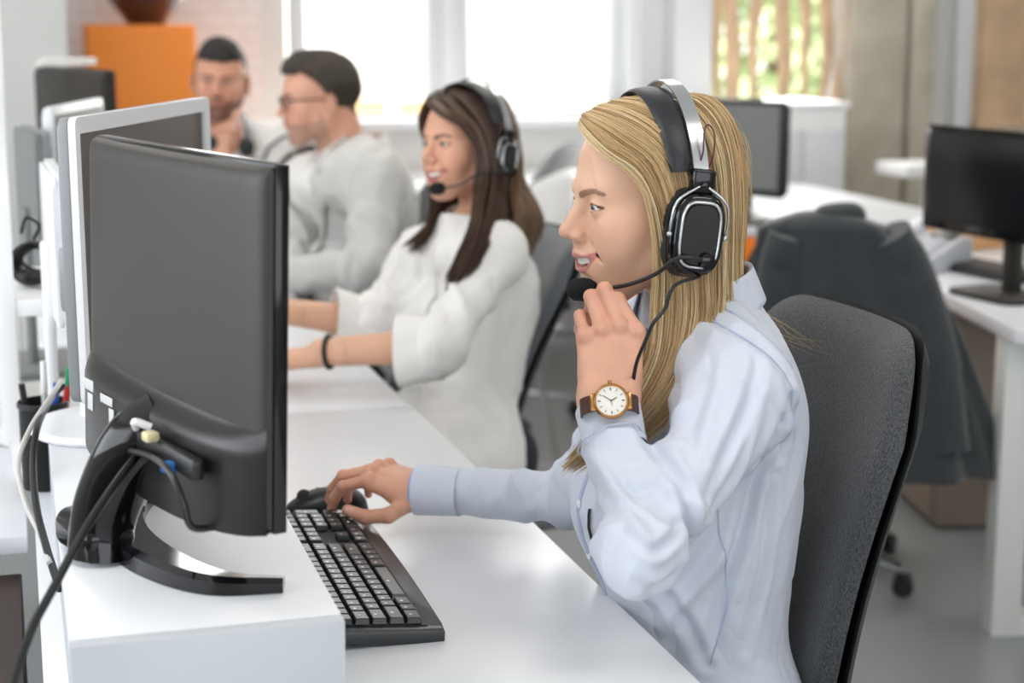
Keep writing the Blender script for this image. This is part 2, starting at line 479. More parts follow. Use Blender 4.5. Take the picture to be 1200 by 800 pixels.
def head_skin(h=0.0016, male=False, smile=1.0, skin='#E2B59B', lip='#C4767A', brow='#8C6A4E', hair='#C9A56E', beard=None,
              open_mouth=True, ears=False, neck_to=(-.052, 0, -.15), eye_open=0.0034):
    S = SDF((-.12, -.1, -.2), (.135, .1, .15), h)
    w = 1.06 if male else 1.0
    # skull
    S.ell((-.012, 0, .043), (.092, .070*w, .080), 0)
    S.ell((.030, 0, .050), (.058, .060*w, .056), .03)
    S.ell((.028, 0, -.010), (.060, .057*w, .066), .03)
    # jaw and chin
    jw = 1.1 if male else 1.0
    for y in (-1, 1):
        S.cone((.000, y*.043*jw, -.040), (.062, y*.018*jw, -.080), .018, .014, .030)
        S.cone((-.002, y*.047*jw, .0), (.002, y*.043*jw, -.042), .018, .018, .03)
        S.ell((.056, y*.040, -.008), (.027, .021, .020), .022)      # cheekbone
        S.ell((.063, y*.033, -.034+.004*smile), (.022, .022, .024), .018)   # cheek
        S.cone((.070, y*.036, .034), (.084, y*.014, .033), .0095 if male else .0085, .0085, .022)   # brow ridge
    S.ell((.060, 0, -.055), (.030, .034, .040), .02)
    S.ell((.076, 0, -.085), (.0155, .018*jw, .0145), .014)
    S.ell((.074, 0, -.048), (.023, .030, .024), .014)
    # eye sockets
    for y in (-1, 1):
        S.ell((.099, y*.030, .015), (.016, .016, .0105), .012, 's')
    # nose
    S.cone((.086, 0, .026), (.1075, 0, -.012), .0068, .0082, .009)
    S.ell((.1095, 0, -.0130), (.0082, .0080, .0074), .006)
    for y in (-1, 1):
        S.ell((.0985, y*.0115, -.0175), (.0095, .0068, .0070), .005)
        S.ell((.1035, y*.0062, -.0245), (.0036, .0024, .0028), .002, 's')
    S.ell((.091, 0, -.012), (.013, .0095, .016), .006)
    # philtrum area and lips
    S.cone((.092, 0, -.024), (.095, 0, -.036), .0080, .0070, .008)
    cw = .025+.005*smile; cz = -.044+.006*smile; cx = .079-.005*smile
    up = catmull([(cx, -cw, cz), (.0900, -.015, -.0425), (.0975, -.004, -.0395), (.0970, 0, -.0405), (.0975, .004, -.0395), (.0900, .015, -.0425), (cx, cw, cz)], 15)
    gap = .0050*smile if open_mouth else 0
    lo = catmull([(cx, -cw, cz), (.0880, -.015, -.0505-gap), (.0945, 0, -.0535-gap), (.0880, .015, -.0505-gap), (cx, cw, cz)], 13)
    for a, b in zip(up, up[1:]): S.cone(a, b, .0034, .0034, .004)
    for a, b in zip(lo, lo[1:]): S.cone(a, b, .0042, .0042, .004)
    if open_mouth:
        mid = catmull([(cx+.003, -cw+.003, cz-.0012), (.0860, -.021, -.0448), (.0960, -.012, -.0478), (.1020, 0, -.0494), (.0960, .012, -.0478), (.0860, .021, -.0448), (cx+.003, cw-.003, cz-.0012)], 13)
        for i, (a, b) in enumerate(zip(mid, mid[1:])):
            e = math.sin(PI*(i+.5)/12)
            for q in np.linspace(0, 1, 4):
                p = a*(1-q)+b*q
                S.ell(p-np.array([.0035, 0, 0]), (.0095+.0045*e, .004, .0008+.0048*e**.6), .001, 's')
    else:
        S.cone((cx+.006, -cw+.004, -.0462), (.104, 0, -.0470), .0012, .0012, .002, 's')
        S.cone((cx+.006, cw-.004, -.0462), (.104, 0, -.0470), .0012, .0012, .002, 's')
    S.ell((.0955, 0, -.0665), (.0085, .017, .0055), .008, 's')
    # nasolabial fold
    if smile > .5:
        for y in (-1, 1):
            for a, b in (((.0945, y*.0175, -.018), (.088, y*.028, -.030)), ((.088, y*.028, -.030), (.079, y*.036, -.044))):
                S.cone(a, b, .0012, .0008, .007, 's')
    # eyelids
    for y in (-1, 1):
        c = (.0765, y*.030, .0150)
        S.ell(c, .0142, .004)
        for q in np.linspace(-1, 1, 9):
            S.ell((.0905-.0035*abs(q)**1.5-.001, y*(.030+.0105*q), .0147+.0012*(1-q*q)*(1 if smile else 0)), (.0085, .0018, eye_open*(1-q*q)**.5*1.0+.0004), .0012, 's')
    # ears
    if ears:
        for y in (-1, 1):
            R = rotm('z', -y*-22) @ rotm('y', -8)
            S.ell((-.010, y*.079*w, .002), (.017, .0055, .031), .004, 'u', R)
            S.ell((-.008, y*.084*w, .006), (.0095, .0040, .018), .003, 's', R)
            S.ell((-.006, y*.0765*w, -.022), (.009, .006, .010), .005)
    # neck
    nr = .061 if male else .050
    S.cone((-.030, 0, -.035), neck_to, nr, nr+.004, .022)
    for y in (-1, 1): S.cone((-.028, y*.044, -.020), (neck_to[0]+.035, y*.014, neck_to[2]), .011, .009, .02)
    V, F = S.mesh(); V = smooth_v(V, F, 2, .4)
    Vs = smooth_v(V, F, 26, .6); ms_ = sstep(V[:, 2], .040, .056)[:, None]; V = V*(1-ms_)+Vs*ms_
    N = vnormals(V, F)
    C = np.tile(np.array(lin(skin)), (len(V), 1))
    C *= (1+.035*fbm(V*45, 3, 5))[:, None]
    # blush of cheeks, nose, ears
    for y in (-1, 1):
        C = mixc(C, '#D98F80', .26*np.exp(-(np.linalg.norm(V-np.array([.072, y*.042, -.015]), axis=1)/.022)**2))
    C = mixc(C, '#D99484', .30*np.exp(-(np.linalg.norm(V-np.array([.110, 0, -.016]), axis=1)/.014)**2))
    C = mixc(C, lip, .85*(1-sstep(face_dist(V, up+np.array([0, 0, -.0005])), .0030, .0042)))
    C = mixc(C, lip, .85*(1-sstep(face_dist(V, lo), .0036, .0046)))
    if open_mouth:
        inner = (V[:, 0] < .088-18*V[:, 1]**2) & (V[:, 0] > .05) & (np.abs(V[:, 2]+.048) < .010) & (np.abs(V[:, 1]) < cw-.002) & (np.abs(N[:, 0]) < 2)
        C[inner & (poly_dist(V, lo) > .0045) & (poly_dist(V, up) > .0038)] = lin('#6E2E2E')
    th = .0032 if male else .0026
    for y in (-1, 1):
        bl = catmull([(.0895, y*.0125, .0280), (.0885, y*.022, .0315), (.082, y*.034, .0338), (.068, y*.046, .0310)], 9)
        bw = th*(1-.5*np.linspace(0, 1, 9)**2)
        d = np.full(len(V), 9.0)
        for i in range(8): d = np.minimum(d, face_dist(V, bl[i:i+2])-bw[i])
        C = mixc(C, brow, .82*(1-sstep(d, 0, .0016)))
        el = catmull([(.0885, y*.0190, .0152), (.0915, y*.025, .0158+eye_open*.85), (.0905, y*.033, .0162+eye_open), (.0845, y*.0440, .0160)], 9)
        d = face_dist(V, el)
        C = mixc(C, '#35241C', .95*(1-sstep(d, .0010, .0022))*(V[:, 2] > .012))
        el2 = catmull([(.0885, y*.0195, .0138), (.0905, y*.030, .0108), (.0845, y*.0425, .0138)], 9)
        C = mixc(C, '#6A4A3C', .55*(1-sstep(face_dist(V, el2), .0004, .0014)))
    if beard:
        z, x, yy = V[:, 2], V[:, 0], V[:, 1]
        wgt = sstep(-z-.25*np.abs(yy)+.35*np.maximum(.05-x, 0), .022, .036)*sstep(x, -.016, -.004)
        side = (np.abs(yy) > .052)*(x > -.005)*(x < .022)*(z < .02)
        wgt = np.maximum(wgt, side*sstep(-z, -.03, .0))
        wgt = np.maximum(wgt, (1-sstep(seg_dist(V, (.098, -.02, -.032), (.098, .02, -.032))[0], .005, .009)))
        wgt *= sstep(face_dist(V, up), .003, .005)*sstep(face_dist(V, lo), .004, .006)*sstep(z, -.135, -.100)*sstep(.05-x*.0-.35*(z+.05)+x-.05, -.0, .012)
        C = mixc(C, beard, np.clip(wgt*.72*(1+.2*vnoise(V*400)), 0, 1))
    # scalp under the hair
    sc = sstep(V[:, 2]*1.0-.9*(V[:, 0]-.02), .055, .062)
    C = mixc(C, hair, .9*sc)
    return V, F, C, dict(up=up, lo=lo)

EYE_C = np.array([.0765, .030, .0150])
def eyeball(name_parent, H, iris='#6E7F86', gaze=(1, .0, -.05), mats=None):
    """two eyes, each a ball with its coloured iris facing the gaze"""
    g = nrm(gaze)
    for y in (1, -1):
        c = EYE_C*np.array([1, y, 1]); nu, nv = 24, 16
        ph = np.linspace(0, PI, nv)[1:-1]; a = 2*PI*np.arange(nu)/nu
        Rm = np.array(basis(g)); 
        P = [[0, 0, 1.0]]; 
        for p in ph:
            for t in a: P.append([math.sin(p)*math.cos(t), math.sin(p)*math.sin(t), math.cos(p)])
        P.append([0, 0, -1.0]); P = np.array(P)
        n = len(ph); tri = []
        for k in range(nu): tri.append((0, 1+k, 1+(k+1) % nu, 1+(k+1) % nu))
        for i in range(n-1):
            for k in range(nu): tri.append((1+i*nu+k, 1+(i+1)*nu+k, 1+(i+1)*nu+(k+1) % nu, 1+i*nu+(k+1) % nu))
        C = np.tile(np.array(lin('#EDE6E0')), (len(P), 1))
        ang = np.degrees(np.arccos(np.clip(P[:, 2], -1, 1)))
        C[ang < 30] = lin(iris); C[ang < 13] = lin('#0A0808')
        V = xf(H, c+(P*.0121)@Rm.T)
        F = [q for q in tri if q[2] != q[3]]
        me = mesh_np('eye', V, np.array(F), C, [mats['eye']])
        link_mesh('eye', me, None, name_parent, True)

def teeth(parent, H, m):
    S = SDF((.06, -.032, -.07), (.105, .032, -.03), .0007)
    for i in (-5.5, -4.5, -3.5, -2.5, -1.5, -.5, .5, 1.5, 2.5, 3.5, 4.5, 5.5):
        t = i*.275; wd = .0034
        y = .0245*math.sin(t*.84); x = .0685+.0240*math.cos(t*.84)
        S.box((x, y, -.0468+.0014*abs(i)/5*2), (.0030, wd*.98, .0052-.0004*abs(i)), .0016, .0005, 'u', rotm('z', math.degrees(t*.84*1.0)))
    V, F = S.mesh()
    me = mesh_np('teeth', xf(H, V), F, None, [m]); return link_mesh('teeth', me, None, parent, True)

FB = {'i': ((.088, .0255, 0), (.043, .025, .021), .0086), 'm': ((.092, .0060, .0025), (.047, .029, .022), .0088),
      'r': ((.087, -.0135, .001), (.044, .027, .022), .0083), 'p': ((.078, -.0310, -.003), (.035, .020, .019), .0072)}
def hand_parts(wrist, fx, fy, fz, pose, thumb, h=.0014, scale=.93, fore=None, fore_r=(.026, .034), skin='#DFAF94', nail='#E8B9AC', wflat=1.0):
    """fx fingers, fy thumb side, fz back of the hand. pose: finger -> (spread, mcp, pip, dip); thumb: three direction vectors"""
    wrist = np.array(wrist, float)
    A = np.stack([nrm(fx), nrm(fy), nrm(fz)], 1)
    W = lambda p: wrist+A@(np.array(p, float)*scale)
    chains = {}; nails = []
    for k, (b, L, r) in FB.items():
        sp, *fl = pose[k]
        p = np.array(b); pts = [p.copy()]; ang = 0
        d0 = rotm('z', sp)@np.array([1., 0, 0]); ax = rotm('z', sp)@np.array([0, 1., 0])
        for f, l in zip(fl, L):
            ang += f; a = math.radians(ang)
            d = d0*math.cos(a)+np.array([0, 0, -1.])*math.sin(a)
            p = p+d*l; pts.append(p.copy())
        nd = np.cross(d, ax); nd = nd if True else nd
        up = -np.array([0, 0, -1.])*math.cos(a)+d0*math.sin(a)
        chains[k] = (pts, r); nails.append((W(pts[-1]-d*.005+up*r*.75), A@up, A@d, r))
    b = np.array([.020, .022, -.012]); pts = [b.copy()]; p = b.copy()
    for dv, l in zip(thumb[:3], (.040, .033, .028)):
        p = p+nrm(dv)*l; pts.append(p.copy())
    chains['t'] = (pts, .0100)
    tn = nrm(thumb[3]) if len(thumb) > 3 else np.array([0, 1., 0])
    nails.append((W(pts[-1]-nrm(thumb[2])*.004+tn*.0085), A@tn, A@nrm(thumb[2]), .0095))
    allp = np.array([W(q) for c in chains.values() for q in c[0]]+[wrist]+([fore] if fore is not None else []))
    S = SDF(allp.min(0)-.035, allp.max(0)+.035, h)
    s = scale
    # palm
    for k, rr in (('i', .0125), ('m', .0122), ('r', .0115), ('p', .0105)):
        bb = np.array(FB[k][0]); a0 = np.array([.004, bb[1]*.55, -.002])
        S.cone(W(a0), W(bb-np.array([.004, 0, .004])), .0140*s, rr*s*.92, .010)
    S.ell(W((.045, .002, -.008)), (.042*s, .032*s, .0115*s), .010, 'u', A)
    S.ell(W((.034, .020, -.016)), (.026*s, .015*s, .012*s), .010, 'u', A)       # thenar
    S.ell(W((.035, -.022, -.013)), (.030*s, .012*s, .012*s), .010, 'u', A)      # hypothenar
    for k, (pts, r) in chains.items():
        rr = np.array([1.04, .95, .90, .78])*r*s
        if k == 't': rr = np.array([1.25, 1.08, 1.0, .80])*r*s
        for i in range(3):
            S.cone(W(pts[i]), W(pts[i+1]), rr[i], rr[i+1], .0016 if i else .005)
        for i in (1, 2):
            S.ell(W(pts[i]), rr[i]*1.05, .003)
        if k != 't': S.ell(W(np.array(pts[0])+np.array([0, 0, .0022])), .0098*s, .005)   # knuckle
    # wrist and forearm
    if fore is not None:
        fore = np.array(fore, float)
        y = A[:, 1]
        for q in (-1, 1):
            S.cone(wrist+y*q*.0115*s, fore+y*q*.008, fore_r[0]*.74, fore_r[1]*.85, .02)
            S.cone(wrist+y*q*.0115*s, W((.012, q*.016, -.004)), fore_r[0]*.74, .014*s, .014)
    V, F = S.mesh(); V = smooth_v(V, F, 1, .4)
    C = np.tile(np.array(lin(skin)), (len(V), 1)); C *= (1+.05*fbm(V*60, 3, 9))[:, None]
    for k, (pts, r) in chains.items():
        for i in (0, 1, 2):
            d = np.linalg.norm(V-W(pts[i]), axis=1); C = mixc(C, '#CF8472', .34*np.exp(-(d/(.012))**2))
        d = np.linalg.norm(V-W(pts[3]), axis=1); C = mixc(C, '#D98D7C', .35*np.exp(-(d/.009)**2))
    for c, n, dd, r in nails:
        q = V-c; sd = nrm(np.cross(n, dd))
        e = (q@dd/(.0068*s))**2+(q@sd/(.0058*s))**2+(q@n/.005)**2
        C = mixc(C, nail, .8*(1-sstep(e, .8, 1.15)))
    tips = {k: W(c[0][-1]) for k, c in chains.items()}
    return (V, F, C), tips, chains, W

def cloth_wr(V, N, arms, amp=.004, seed=0):
    """folds of cloth: rings crowding at elbows plus soft random creases"""
    d = np.zeros(len(V))
    for (a, b, freq, c, wdt, am) in arms:
        a = np.array(a); b = np.array(b); L = np.linalg.norm(b-a); dist, t = seg_dist(V, a, b)
        ax = (b-a)/L; q = V-a-(t*L)[:, None]*ax
        side = np.cross(ax, [0.2, 0.1, 1]); side /= np.linalg.norm(side)
        ph = freq*t*L*2*PI+2.2*(q@side)/.04+2.6*vnoise(V*14, seed+3)
        env = np.exp(-((t-c)/wdt)**2)*np.exp(-(np.maximum(dist-.07, 0)/.02)**2)
        ridge = 1-2*np.abs(np.sin(ph*.5))**.8
        d += am*env*ridge*(0.65+.5*vnoise(V*9, seed+8))
    n1 = vnoise(V*np.array([16, 16, 9])+1.5*vnoise(V*7, seed)[:, None], seed+1)
    d += amp*.8*(1-2*np.abs(n1))+amp*.35*vnoise(V*38, seed+2)
    return V+N*d[:, None]
# ------------------------------------------------------------------ setting
YB = 7.3
M_wall = mat('wall_paint', '#E9E8E4', .8, var=.02, vscale=1.5)
M_floor = mat('floor_vinyl', '#989C9D', .22, var=.05, vscale=1.2, bump=.02, bscale=30)
M_frame = mat('window_white', '#E4E6E6', .4)
M_white = mat('white_lacquer', '#F1F1F0', .35)
M_ceil = mat('ceiling_paint', '#F0F0EE', .9)
def concrete():
    m, nt, b = new_mat('concrete'); b.inputs['Roughness'].default_value = .85
    tc = nt.nodes.new('ShaderNodeTexCoord')
    n = nt.nodes.new('ShaderNodeTexNoise'); n.inputs['Scale'].default_value = 5; n.inputs['Detail'].default_value = 8; n.inputs['Roughness'].default_value = .65
    cr = nt.nodes.new('ShaderNodeValToRGB'); cr.color_ramp.elements[0].position = .3; cr.color_ramp.elements[1].position = .7
    cr.color_ramp.elements[0].color = (*lin('#B4AC9A'), 1); cr.color_ramp.elements[1].color = (*lin('#CFC8B8'), 1)
    nt.links.new(tc.outputs['Object'], n.inputs['Vector']); nt.links.new(n.outputs['Fac'], cr.inputs['Fac']); nt.links.new(cr.outputs['Color'], b.inputs['Base Color'])
    bp = nt.nodes.new('ShaderNodeBump'); bp.inputs['Strength'].default_value = .3; bp.inputs['Distance'].default_value = .01
    nt.links.new(n.outputs['Fac'], bp.inputs['Height']); nt.links.new(bp.outputs['Normal'], b.inputs['Normal'])
    return m
def brickmat():
    m, nt, b = new_mat('painted_brick'); b.inputs['Roughness'].default_value = .8
    tc = nt.nodes.new('ShaderNodeTexCoord'); mp = nt.nodes.new('ShaderNodeMapping'); mp.inputs['Rotation'].default_value = (PI/2, 0, 0)
    br = nt.nodes.new('ShaderNodeTexBrick'); br.inputs['Scale'].default_value = 4.2
    br.inputs['Color1'].default_value = (*lin('#F3EEEB'), 1); br.inputs['Color2'].default_value = (*lin('#F6F2F0'), 1); br.inputs['Mortar'].default_value = (*lin('#E9E2DE'), 1)
    br.inputs['Mortar Size'].default_value = .02; br.inputs['Mortar Smooth'].default_value = .6
    nt.links.new(tc.outputs['Object'], mp.inputs['Vector']); nt.links.new(mp.outputs['Vector'], br.inputs['Vector']); nt.links.new(br.outputs['Color'], b.inputs['Base Color'])
    bp = nt.nodes.new('ShaderNodeBump'); bp.inputs['Strength'].default_value = .25; bp.inputs['Distance'].default_value = .01; bp.invert = True
    nt.links.new(br.outputs['Fac'], bp.inputs['Height']); nt.links.new(bp.outputs['Normal'], b.inputs['Normal'])
    return m
M_conc = concrete(); M_brick = brickmat()
M_wood = mat('branch_wood', '#D8B794', .55, var=.14, vscale=6, bump=.2, bscale=20, bstretch=(6, 6, .6))

def struct(name, mb, m, **k):
    o = mb.build(name, m, **k); o['kind'] = 'structure'; return o

struct('floor', MB().box((2.4, 2.4, -.05), (10.4, 10.6, .1)), M_floor)
struct('ceiling', MB().box((2.4, 2.4, 2.95), (10.4, 10.6, .1)), M_ceil)
xw = lambda px, y=137: float(onY(px, y, YB)[0])
A0, A1, B0, B1 = xw(353), xw(512), xw(545), xw(725)
C0, C1 = xw(826), xw(985)
D0, D1 = 4.42, 5.6
ZS, ZT = .985, 2.35
wb = MB()
def seg(x0, x1, z0, z1, y0=YB, y1=YB+.22): wb.box(((x0+x1)/2, (y0+y1)/2, (z0+z1)/2), (x1-x0, y1-y0, z1-z0))
seg(A0-.16, 7.6, 0, ZS); seg(A0-.16, 7.6, ZT, 2.9)
seg(A0-.16, A0-.06, ZS, ZT); seg(B1+.42, C0-.02, ZS, ZT); seg(C1+.02, D0-.12, ZS, ZT); seg(D1, 7.6, ZS, ZT)
struct('wall_back', wb, M_wall)
wb = MB(); wb.box(((-2.8+A0-.16)/2, YB+.06, 1.45), (A0-.16+2.8, .12, 2.9)); struct('wall_brick', wb, M_brick)
wb = MB()
for (y0, y1, z0, z1) in ((-2.9, -1.6, 0, 2.9), (4.4, 7.5, 0, 2.9), (-1.6, 4.4, 0, .9), (-1.6, 4.4, 2.5, 2.9)): wb.box((-2.86, (y0+y1)/2, (z0+z1)/2), (.12, y1-y0, z1-z0))
struct('wall_left', wb, M_wall)
struct('wall_right', MB().box((7.62, 2.3, 1.45), (.12, 10.4, 2.9)), M_wall)
wb = MB()
for (x0, x1, z0, z1) in ((-2.8, -.6, 0, 2.9), (3.6, 7.6, 0, 2.9), (-.6, 3.6, 0, .9), (-.6, 3.6, 2.4, 2.9)): wb.box(((x0+x1)/2, -2.86, (z0+z1)/2), (x1-x0, .12, z1-z0))
struct('wall_front', wb, M_wall)
struct('wall_partition', MB().box((-.32, 6.1, 1.45), (1.02, .14, 2.9)), mat('partition_grey', '#C9CBC8', .7, var=.02, vscale=2))

def window(n, x0, x1, z0, z1, y=YB, fr=.06):
    r = bpy.data.objects.new('window_%d' % n, None); COL.objects.link(r); r['kind'] = 'structure'; r.location = ((x0+x1)/2, y+.08, z0)
    w, hh = x1-x0, z1-z0
    f = MB()
    f.box((0, 0, fr/2-.05), (w+fr, .09, fr), bev=.006); f.box((0, 0, hh-fr/2), (w, .09, fr), bev=.006)
    for s in (-1, 1): f.box((s*(w/2), 0, hh/2), (fr, .09, hh), bev=.006)
    f.build('window_frame', M_frame, r)
    g = MB().box((0, .01, hh/2), (w-fr, .012, hh-fr)); mg = bpy.data.materials.get('pane_glass') or mat('pane_glass', '#FFFFFF', 0, trans=1.0, spec=.2)
    o = g.build('window_pane', mg, r)
    return r
glass_mat, gnt, gb = new_mat('pane_glass')
gnt.nodes.remove(gb)
tb = gnt.nodes.new('ShaderNodeBsdfTransparent'); gl = gnt.nodes.new('ShaderNodeBsdfGlossy'); gl.inputs['Roughness'].default_value = .02
mxs = gnt.nodes.new('ShaderNodeMixShader'); mxs.inputs[0].default_value = .05
gnt.links.new(tb.outputs[0], mxs.inputs[1]); gnt.links.new(gl.outputs[0], mxs.inputs[2]); gnt.links.new(mxs.outputs[0], gnt.nodes['Material Output'].inputs[0])
window(1, A0-.0, A1+.0, ZS, ZT); window(2, B0, B1, ZS, ZT)
struct('trim_1', MB().box(((A1+B0)/2, YB+.08, (ZS+ZT)/2), (B0-A1-.05, .16, ZT-ZS), bev=.01), M_frame)
window(3, C0, C1, ZS, ZT); window(4, D0, D1, ZS-.16, ZT)
# deep white jamb blocks right of the second window
jb = MB()
jb.box((B1+.06, YB+.06, (ZS+ZT)/2), (.07, .2, ZT-ZS), bev=.008); jb.box((B1+.33, YB+.0, (ZS+ZT)/2), (.18, .14, ZT-ZS), bev=.008)
struct('trim_2', jb, M_frame)
struct('trim_3', MB().box((B1+.17, YB+.12, (ZS+ZT)/2), (.16, .1, ZT-ZS), bev=.004), mat('reveal_white', '#F6F6F5', .5))
struct('trim_4', MB().box(((A0+B1)/2, YB-.06, ZS-.025), (B1-A0+.9, .16, .04), bev=.01), M_frame)     # sill board
# concrete pillar
px0, px1 = float(onY(996, 130, 7.14)[0]), float(onY(1093, 130, 7.14)[0])
pb = MB(); wpl = px1-px0
pb.box((px0+wpl*.33, 7.22, 1.45), (wpl*.66, .16, 2.9), bev=.012)
pb.box((px0+wpl*.66, 7.25, 1.45), (wpl*.20, .10, 2.9)); pb.box((px0+wpl*.86, 7.22, 1.45), (wpl*.28, .16, 2.9), bev=.012)
struct('wall_pillar', pb, M_conc)
struct('trim_5', MB().box((D0-.10, YB-.02, 1.65), (.09, .12, 1.7), bev=.008), M_frame)
M_skirt = mat('skirting', '#DEDEDC', .5)
struct('baseboard_back', MB().box((4.3, YB-.01, .05), (6.5, .02, .1), bev=.004), M_skirt)

# radiators / low white panels below the windows
for i, (x0, x1) in enumerate(((1.5, 2.7),)):
    t = thing('radiator', 'long white ribbed radiator under the bright windows', 'radiator', ((x0+x1)/2, YB-.12, .15))
    b = MB(); b.box((0, 0, .32), (x1-x0, .07, .56), bev=.01)
    for k in range(24): b.box((-(x1-x0)/2+.05+k*(x1-x0-.1)/23, -.038, .32), (.022, .012, .5), bev=.004)
    b.build('panel', M_white, t)
    for s in (-1, 1): MB().box((s*.5, 0, -.05), (.03, .05, .22), bev=.003).build('foot', M_white, t)
    MB().tube([( .6, 0, .1), (.66, 0, .1), (.66, .0, -.14)], .011).build('pipe', M_white, t)

# sculpted wooden branch screens in front of the right-hand windows
def branch_screen(name, label, x0, x1, z0, z1, xs, seed, wid, y=YB-.03, bottom=True, slabs=()):
    t = thing(name, label, 'wood screen', ((x0+x1)/2, y, z0), group=None)
    rr = random.Random(seed); cx = (x0+x1)/2
    f = MB(); 
    if bottom: f.box((0, 0, .02), (x1-x0+.05, .06, .04), bev=.006)
    f.box((0, 0, z1-z0-.02), (x1-x0+.05, .06, .04), bev=.006)
    for s in (-1, 1): f.box((s*((x1-x0)/2+.01), 0, (z1-z0)/2), (.035, .06, z1-z0), bev=.006)
    f.build('frame', M_wood, t)
    for x in xs:
        K = 14; pts = []; w_ = []; ph = rr.uniform(0, 6); am = rr.uniform(.01, .022)
        for k in range(K):
            z = .03+(z1-z0-.06)*k/(K-1)
            pts.append((x-cx+am*math.sin(ph+z*5.2)+am*.6*math.sin(ph*2+z*11), 0, z)); w_.append(wid*(.75+.35*math.sin(ph*3+z*4)+.25*(z/(z1-z0))))
        def pr(u, w_=w_): 
            q = w_[int(round(u*(K-1)))]; return [(q*math.cos(a), .02*math.sin(a)) for a in np.linspace(0, 2*PI, 9)[:-1]]
        MB().sweep(pts, pr, (1, 0, 0)).build('branch', M_wood, t)
    for (sx, sw) in slabs:
        MB().box((sx-cx, 0, (z1-z0)/2), (sw, .035, z1-z0-.06), bev=.008).build('plank', M_wood, t)
    return t
xs = [xw(p, 60) for p in (836, 856, 882, 911, 940, 962, 985)]
branch_screen('branch_screen', 'wooden screen of wavy branches before the leafy window, left of the concrete pillar', xw(826), xw(993), ZS+.01, ZT, xs, 3, .034)
branch_screen('branch_screen', 'wooden plank screen with one bright slot behind the wide black monitor', D0-.02, D0+1.1, ZS-.1, ZT, [D0+.43, D0+.62], 8, .03, slabs=((D0+.13, .27), (D0+.86, .34)))

# ---- outside
gm = mat('ground_outside', '#B9B8B2', .9)
struct('exterior_street', MB().box((3, 22, -3.2), (60, 28, .2)), gm)
fac = MB(); fac.box((2.6, 21.0, 5.0), (10.5, .5, 16)); 
M_fac = mat('facade_render', '#F4F1EA', .9); M_fwin = mat('facade_window', '#DADCDC', .5)
bt = thing('building', 'pale rendered building with small windows seen faintly through the bright window', 'building', (2.6, 21, -3))
parent_keep(fac.build('wall', M_fac), bt)
for px, w_ in ((562, .5), (607, .22), (647, .22), (683, .22), (478, .4)):
    p = onY(px, 58, 20.7); f = MB(); f.box((p[0], 20.74, p[2]), (w_*.9, .06, .65), bev=.01); o = f.build('window', M_fwin); parent_keep(o, bt)
for x0, x1 in ((410, 450), (480, 500)):
    p = onY((x0+x1)/2, 126, 20.6); f = MB(); f.box((p[0], 20.6, p[2]-.0), (.45, .2, .16)); o = f.build('awning', mat('awning_orange', '#F2C489', .8)); parent_keep(o, bt)

M_bark = mat('bark', '#6E5B48', .9, var=.2, vscale=10)
M_leaf = mat('leaf_green', '#C3D3A0', .7, var=.2, vscale=3)
def tree(x, y, z0, hgt, rad, seed, label):
    t = thing('tree', label, 'tree', (x, y, z0), group='trees outside the window')
    MB().tube([(0, 0, 0), (.05, 0, hgt*.4), (0, .1, hgt*.8)], [.16, .12, .05], 8).build('trunk', M_bark, t)
    r = np.random.default_rng(seed); n = 5200
    d = r.normal(size=(n, 3)); d /= np.linalg.norm(d, axis=1)[:, None]; rr_ = r.uniform(.35, 1, n)**.5
    P = d*rr_[:, None]*np.array([rad, rad, hgt*.42]); P *= (1+.25*vnoise(d*2.2, seed))[:, None]; P[:, 2] += hgt*.62
    a = r.normal(size=(n, 3)); a /= np.linalg.norm(a, axis=1)[:, None]; b = np.cross(a, r.normal(size=(n, 3))); b /= np.linalg.norm(b, axis=1)[:, None]
    s = r.uniform(.07, .13, n)[:, None]
    V = np.stack([P-a*s, P-b*s*.5, P+a*s, P+b*s*.5], 1).reshape(-1, 3)
    link_mesh('foliage', mesh_np('foliage', V, np.arange(4*n).reshape(n, 4), None, [M_leaf], smooth=False), None, t)
p = onY(895, 60, 12); tree(p[0]+.1, 12, -3.1, 6.6, 1.25, 1, 'leafy green tree outside behind the branch screen')
p = onY(940, 60, 16.5); tree(p[0]+1.2, 17.5, -3.1, 6.2, .9, 2, 'smaller green tree outside beside the leafy one, behind the branch screen')
p = onY(1172, 90, 13); tree(p[0], 13, -3.1, 5.0, .8, 4, 'green tree outside seen through the slot of the plank screen')
cb = MB().box((0, 0, 3), (4.0, 3, 6)); p = onY(1175, 40, 18)
ct = thing('building', 'brick-red building outside behind the slot of the plank screen', 'building', (p[0]+2.6, 19.5, -3.1)); cb.build('wall', mat('red_brick', '#C98E74', .9), ct)
MB().box((0, 0, 6.15), (4.4, 3.4, .3), bev=.03).build('roof', mat('roof_tile', '#8C5A48', .9), ct)
# ------------------------------------------------------------------ furniture
M_desk = mat('desk_laminate', '#E3E5E8', .32, var=.008, vscale=3)
M_ledge_shade = mat('desk_edge', '#BCC1C5', .55)  # grey puts the shade of the ledge front into the panel colour
M_steel = mat('powder_coat_white', '#DADCD8', .4)
M_dark = mat('black_plastic', '#17181A', .38)
M_darkm = mat('matt_black_plastic', '#202224', .55, bump=.05, bscale=300)
M_chrome = mat('chrome', '#D8DADC', .12, metal=1.0)
M_fab = mat('charcoal_fabric', '#4E5052', .95, var=.42, vscale=330, bump=.9, bscale=420, sheen=.3, detail=1.0, spec=.15)
M_fab2 = mat('slate_fabric', '#62666C', .9, var=.10, vscale=300, bump=.3, bscale=400, sheen=.3)
M_void = mat('dark_brown_board', '#3A2C26', .6)  # stands for the dark gap beside the desk

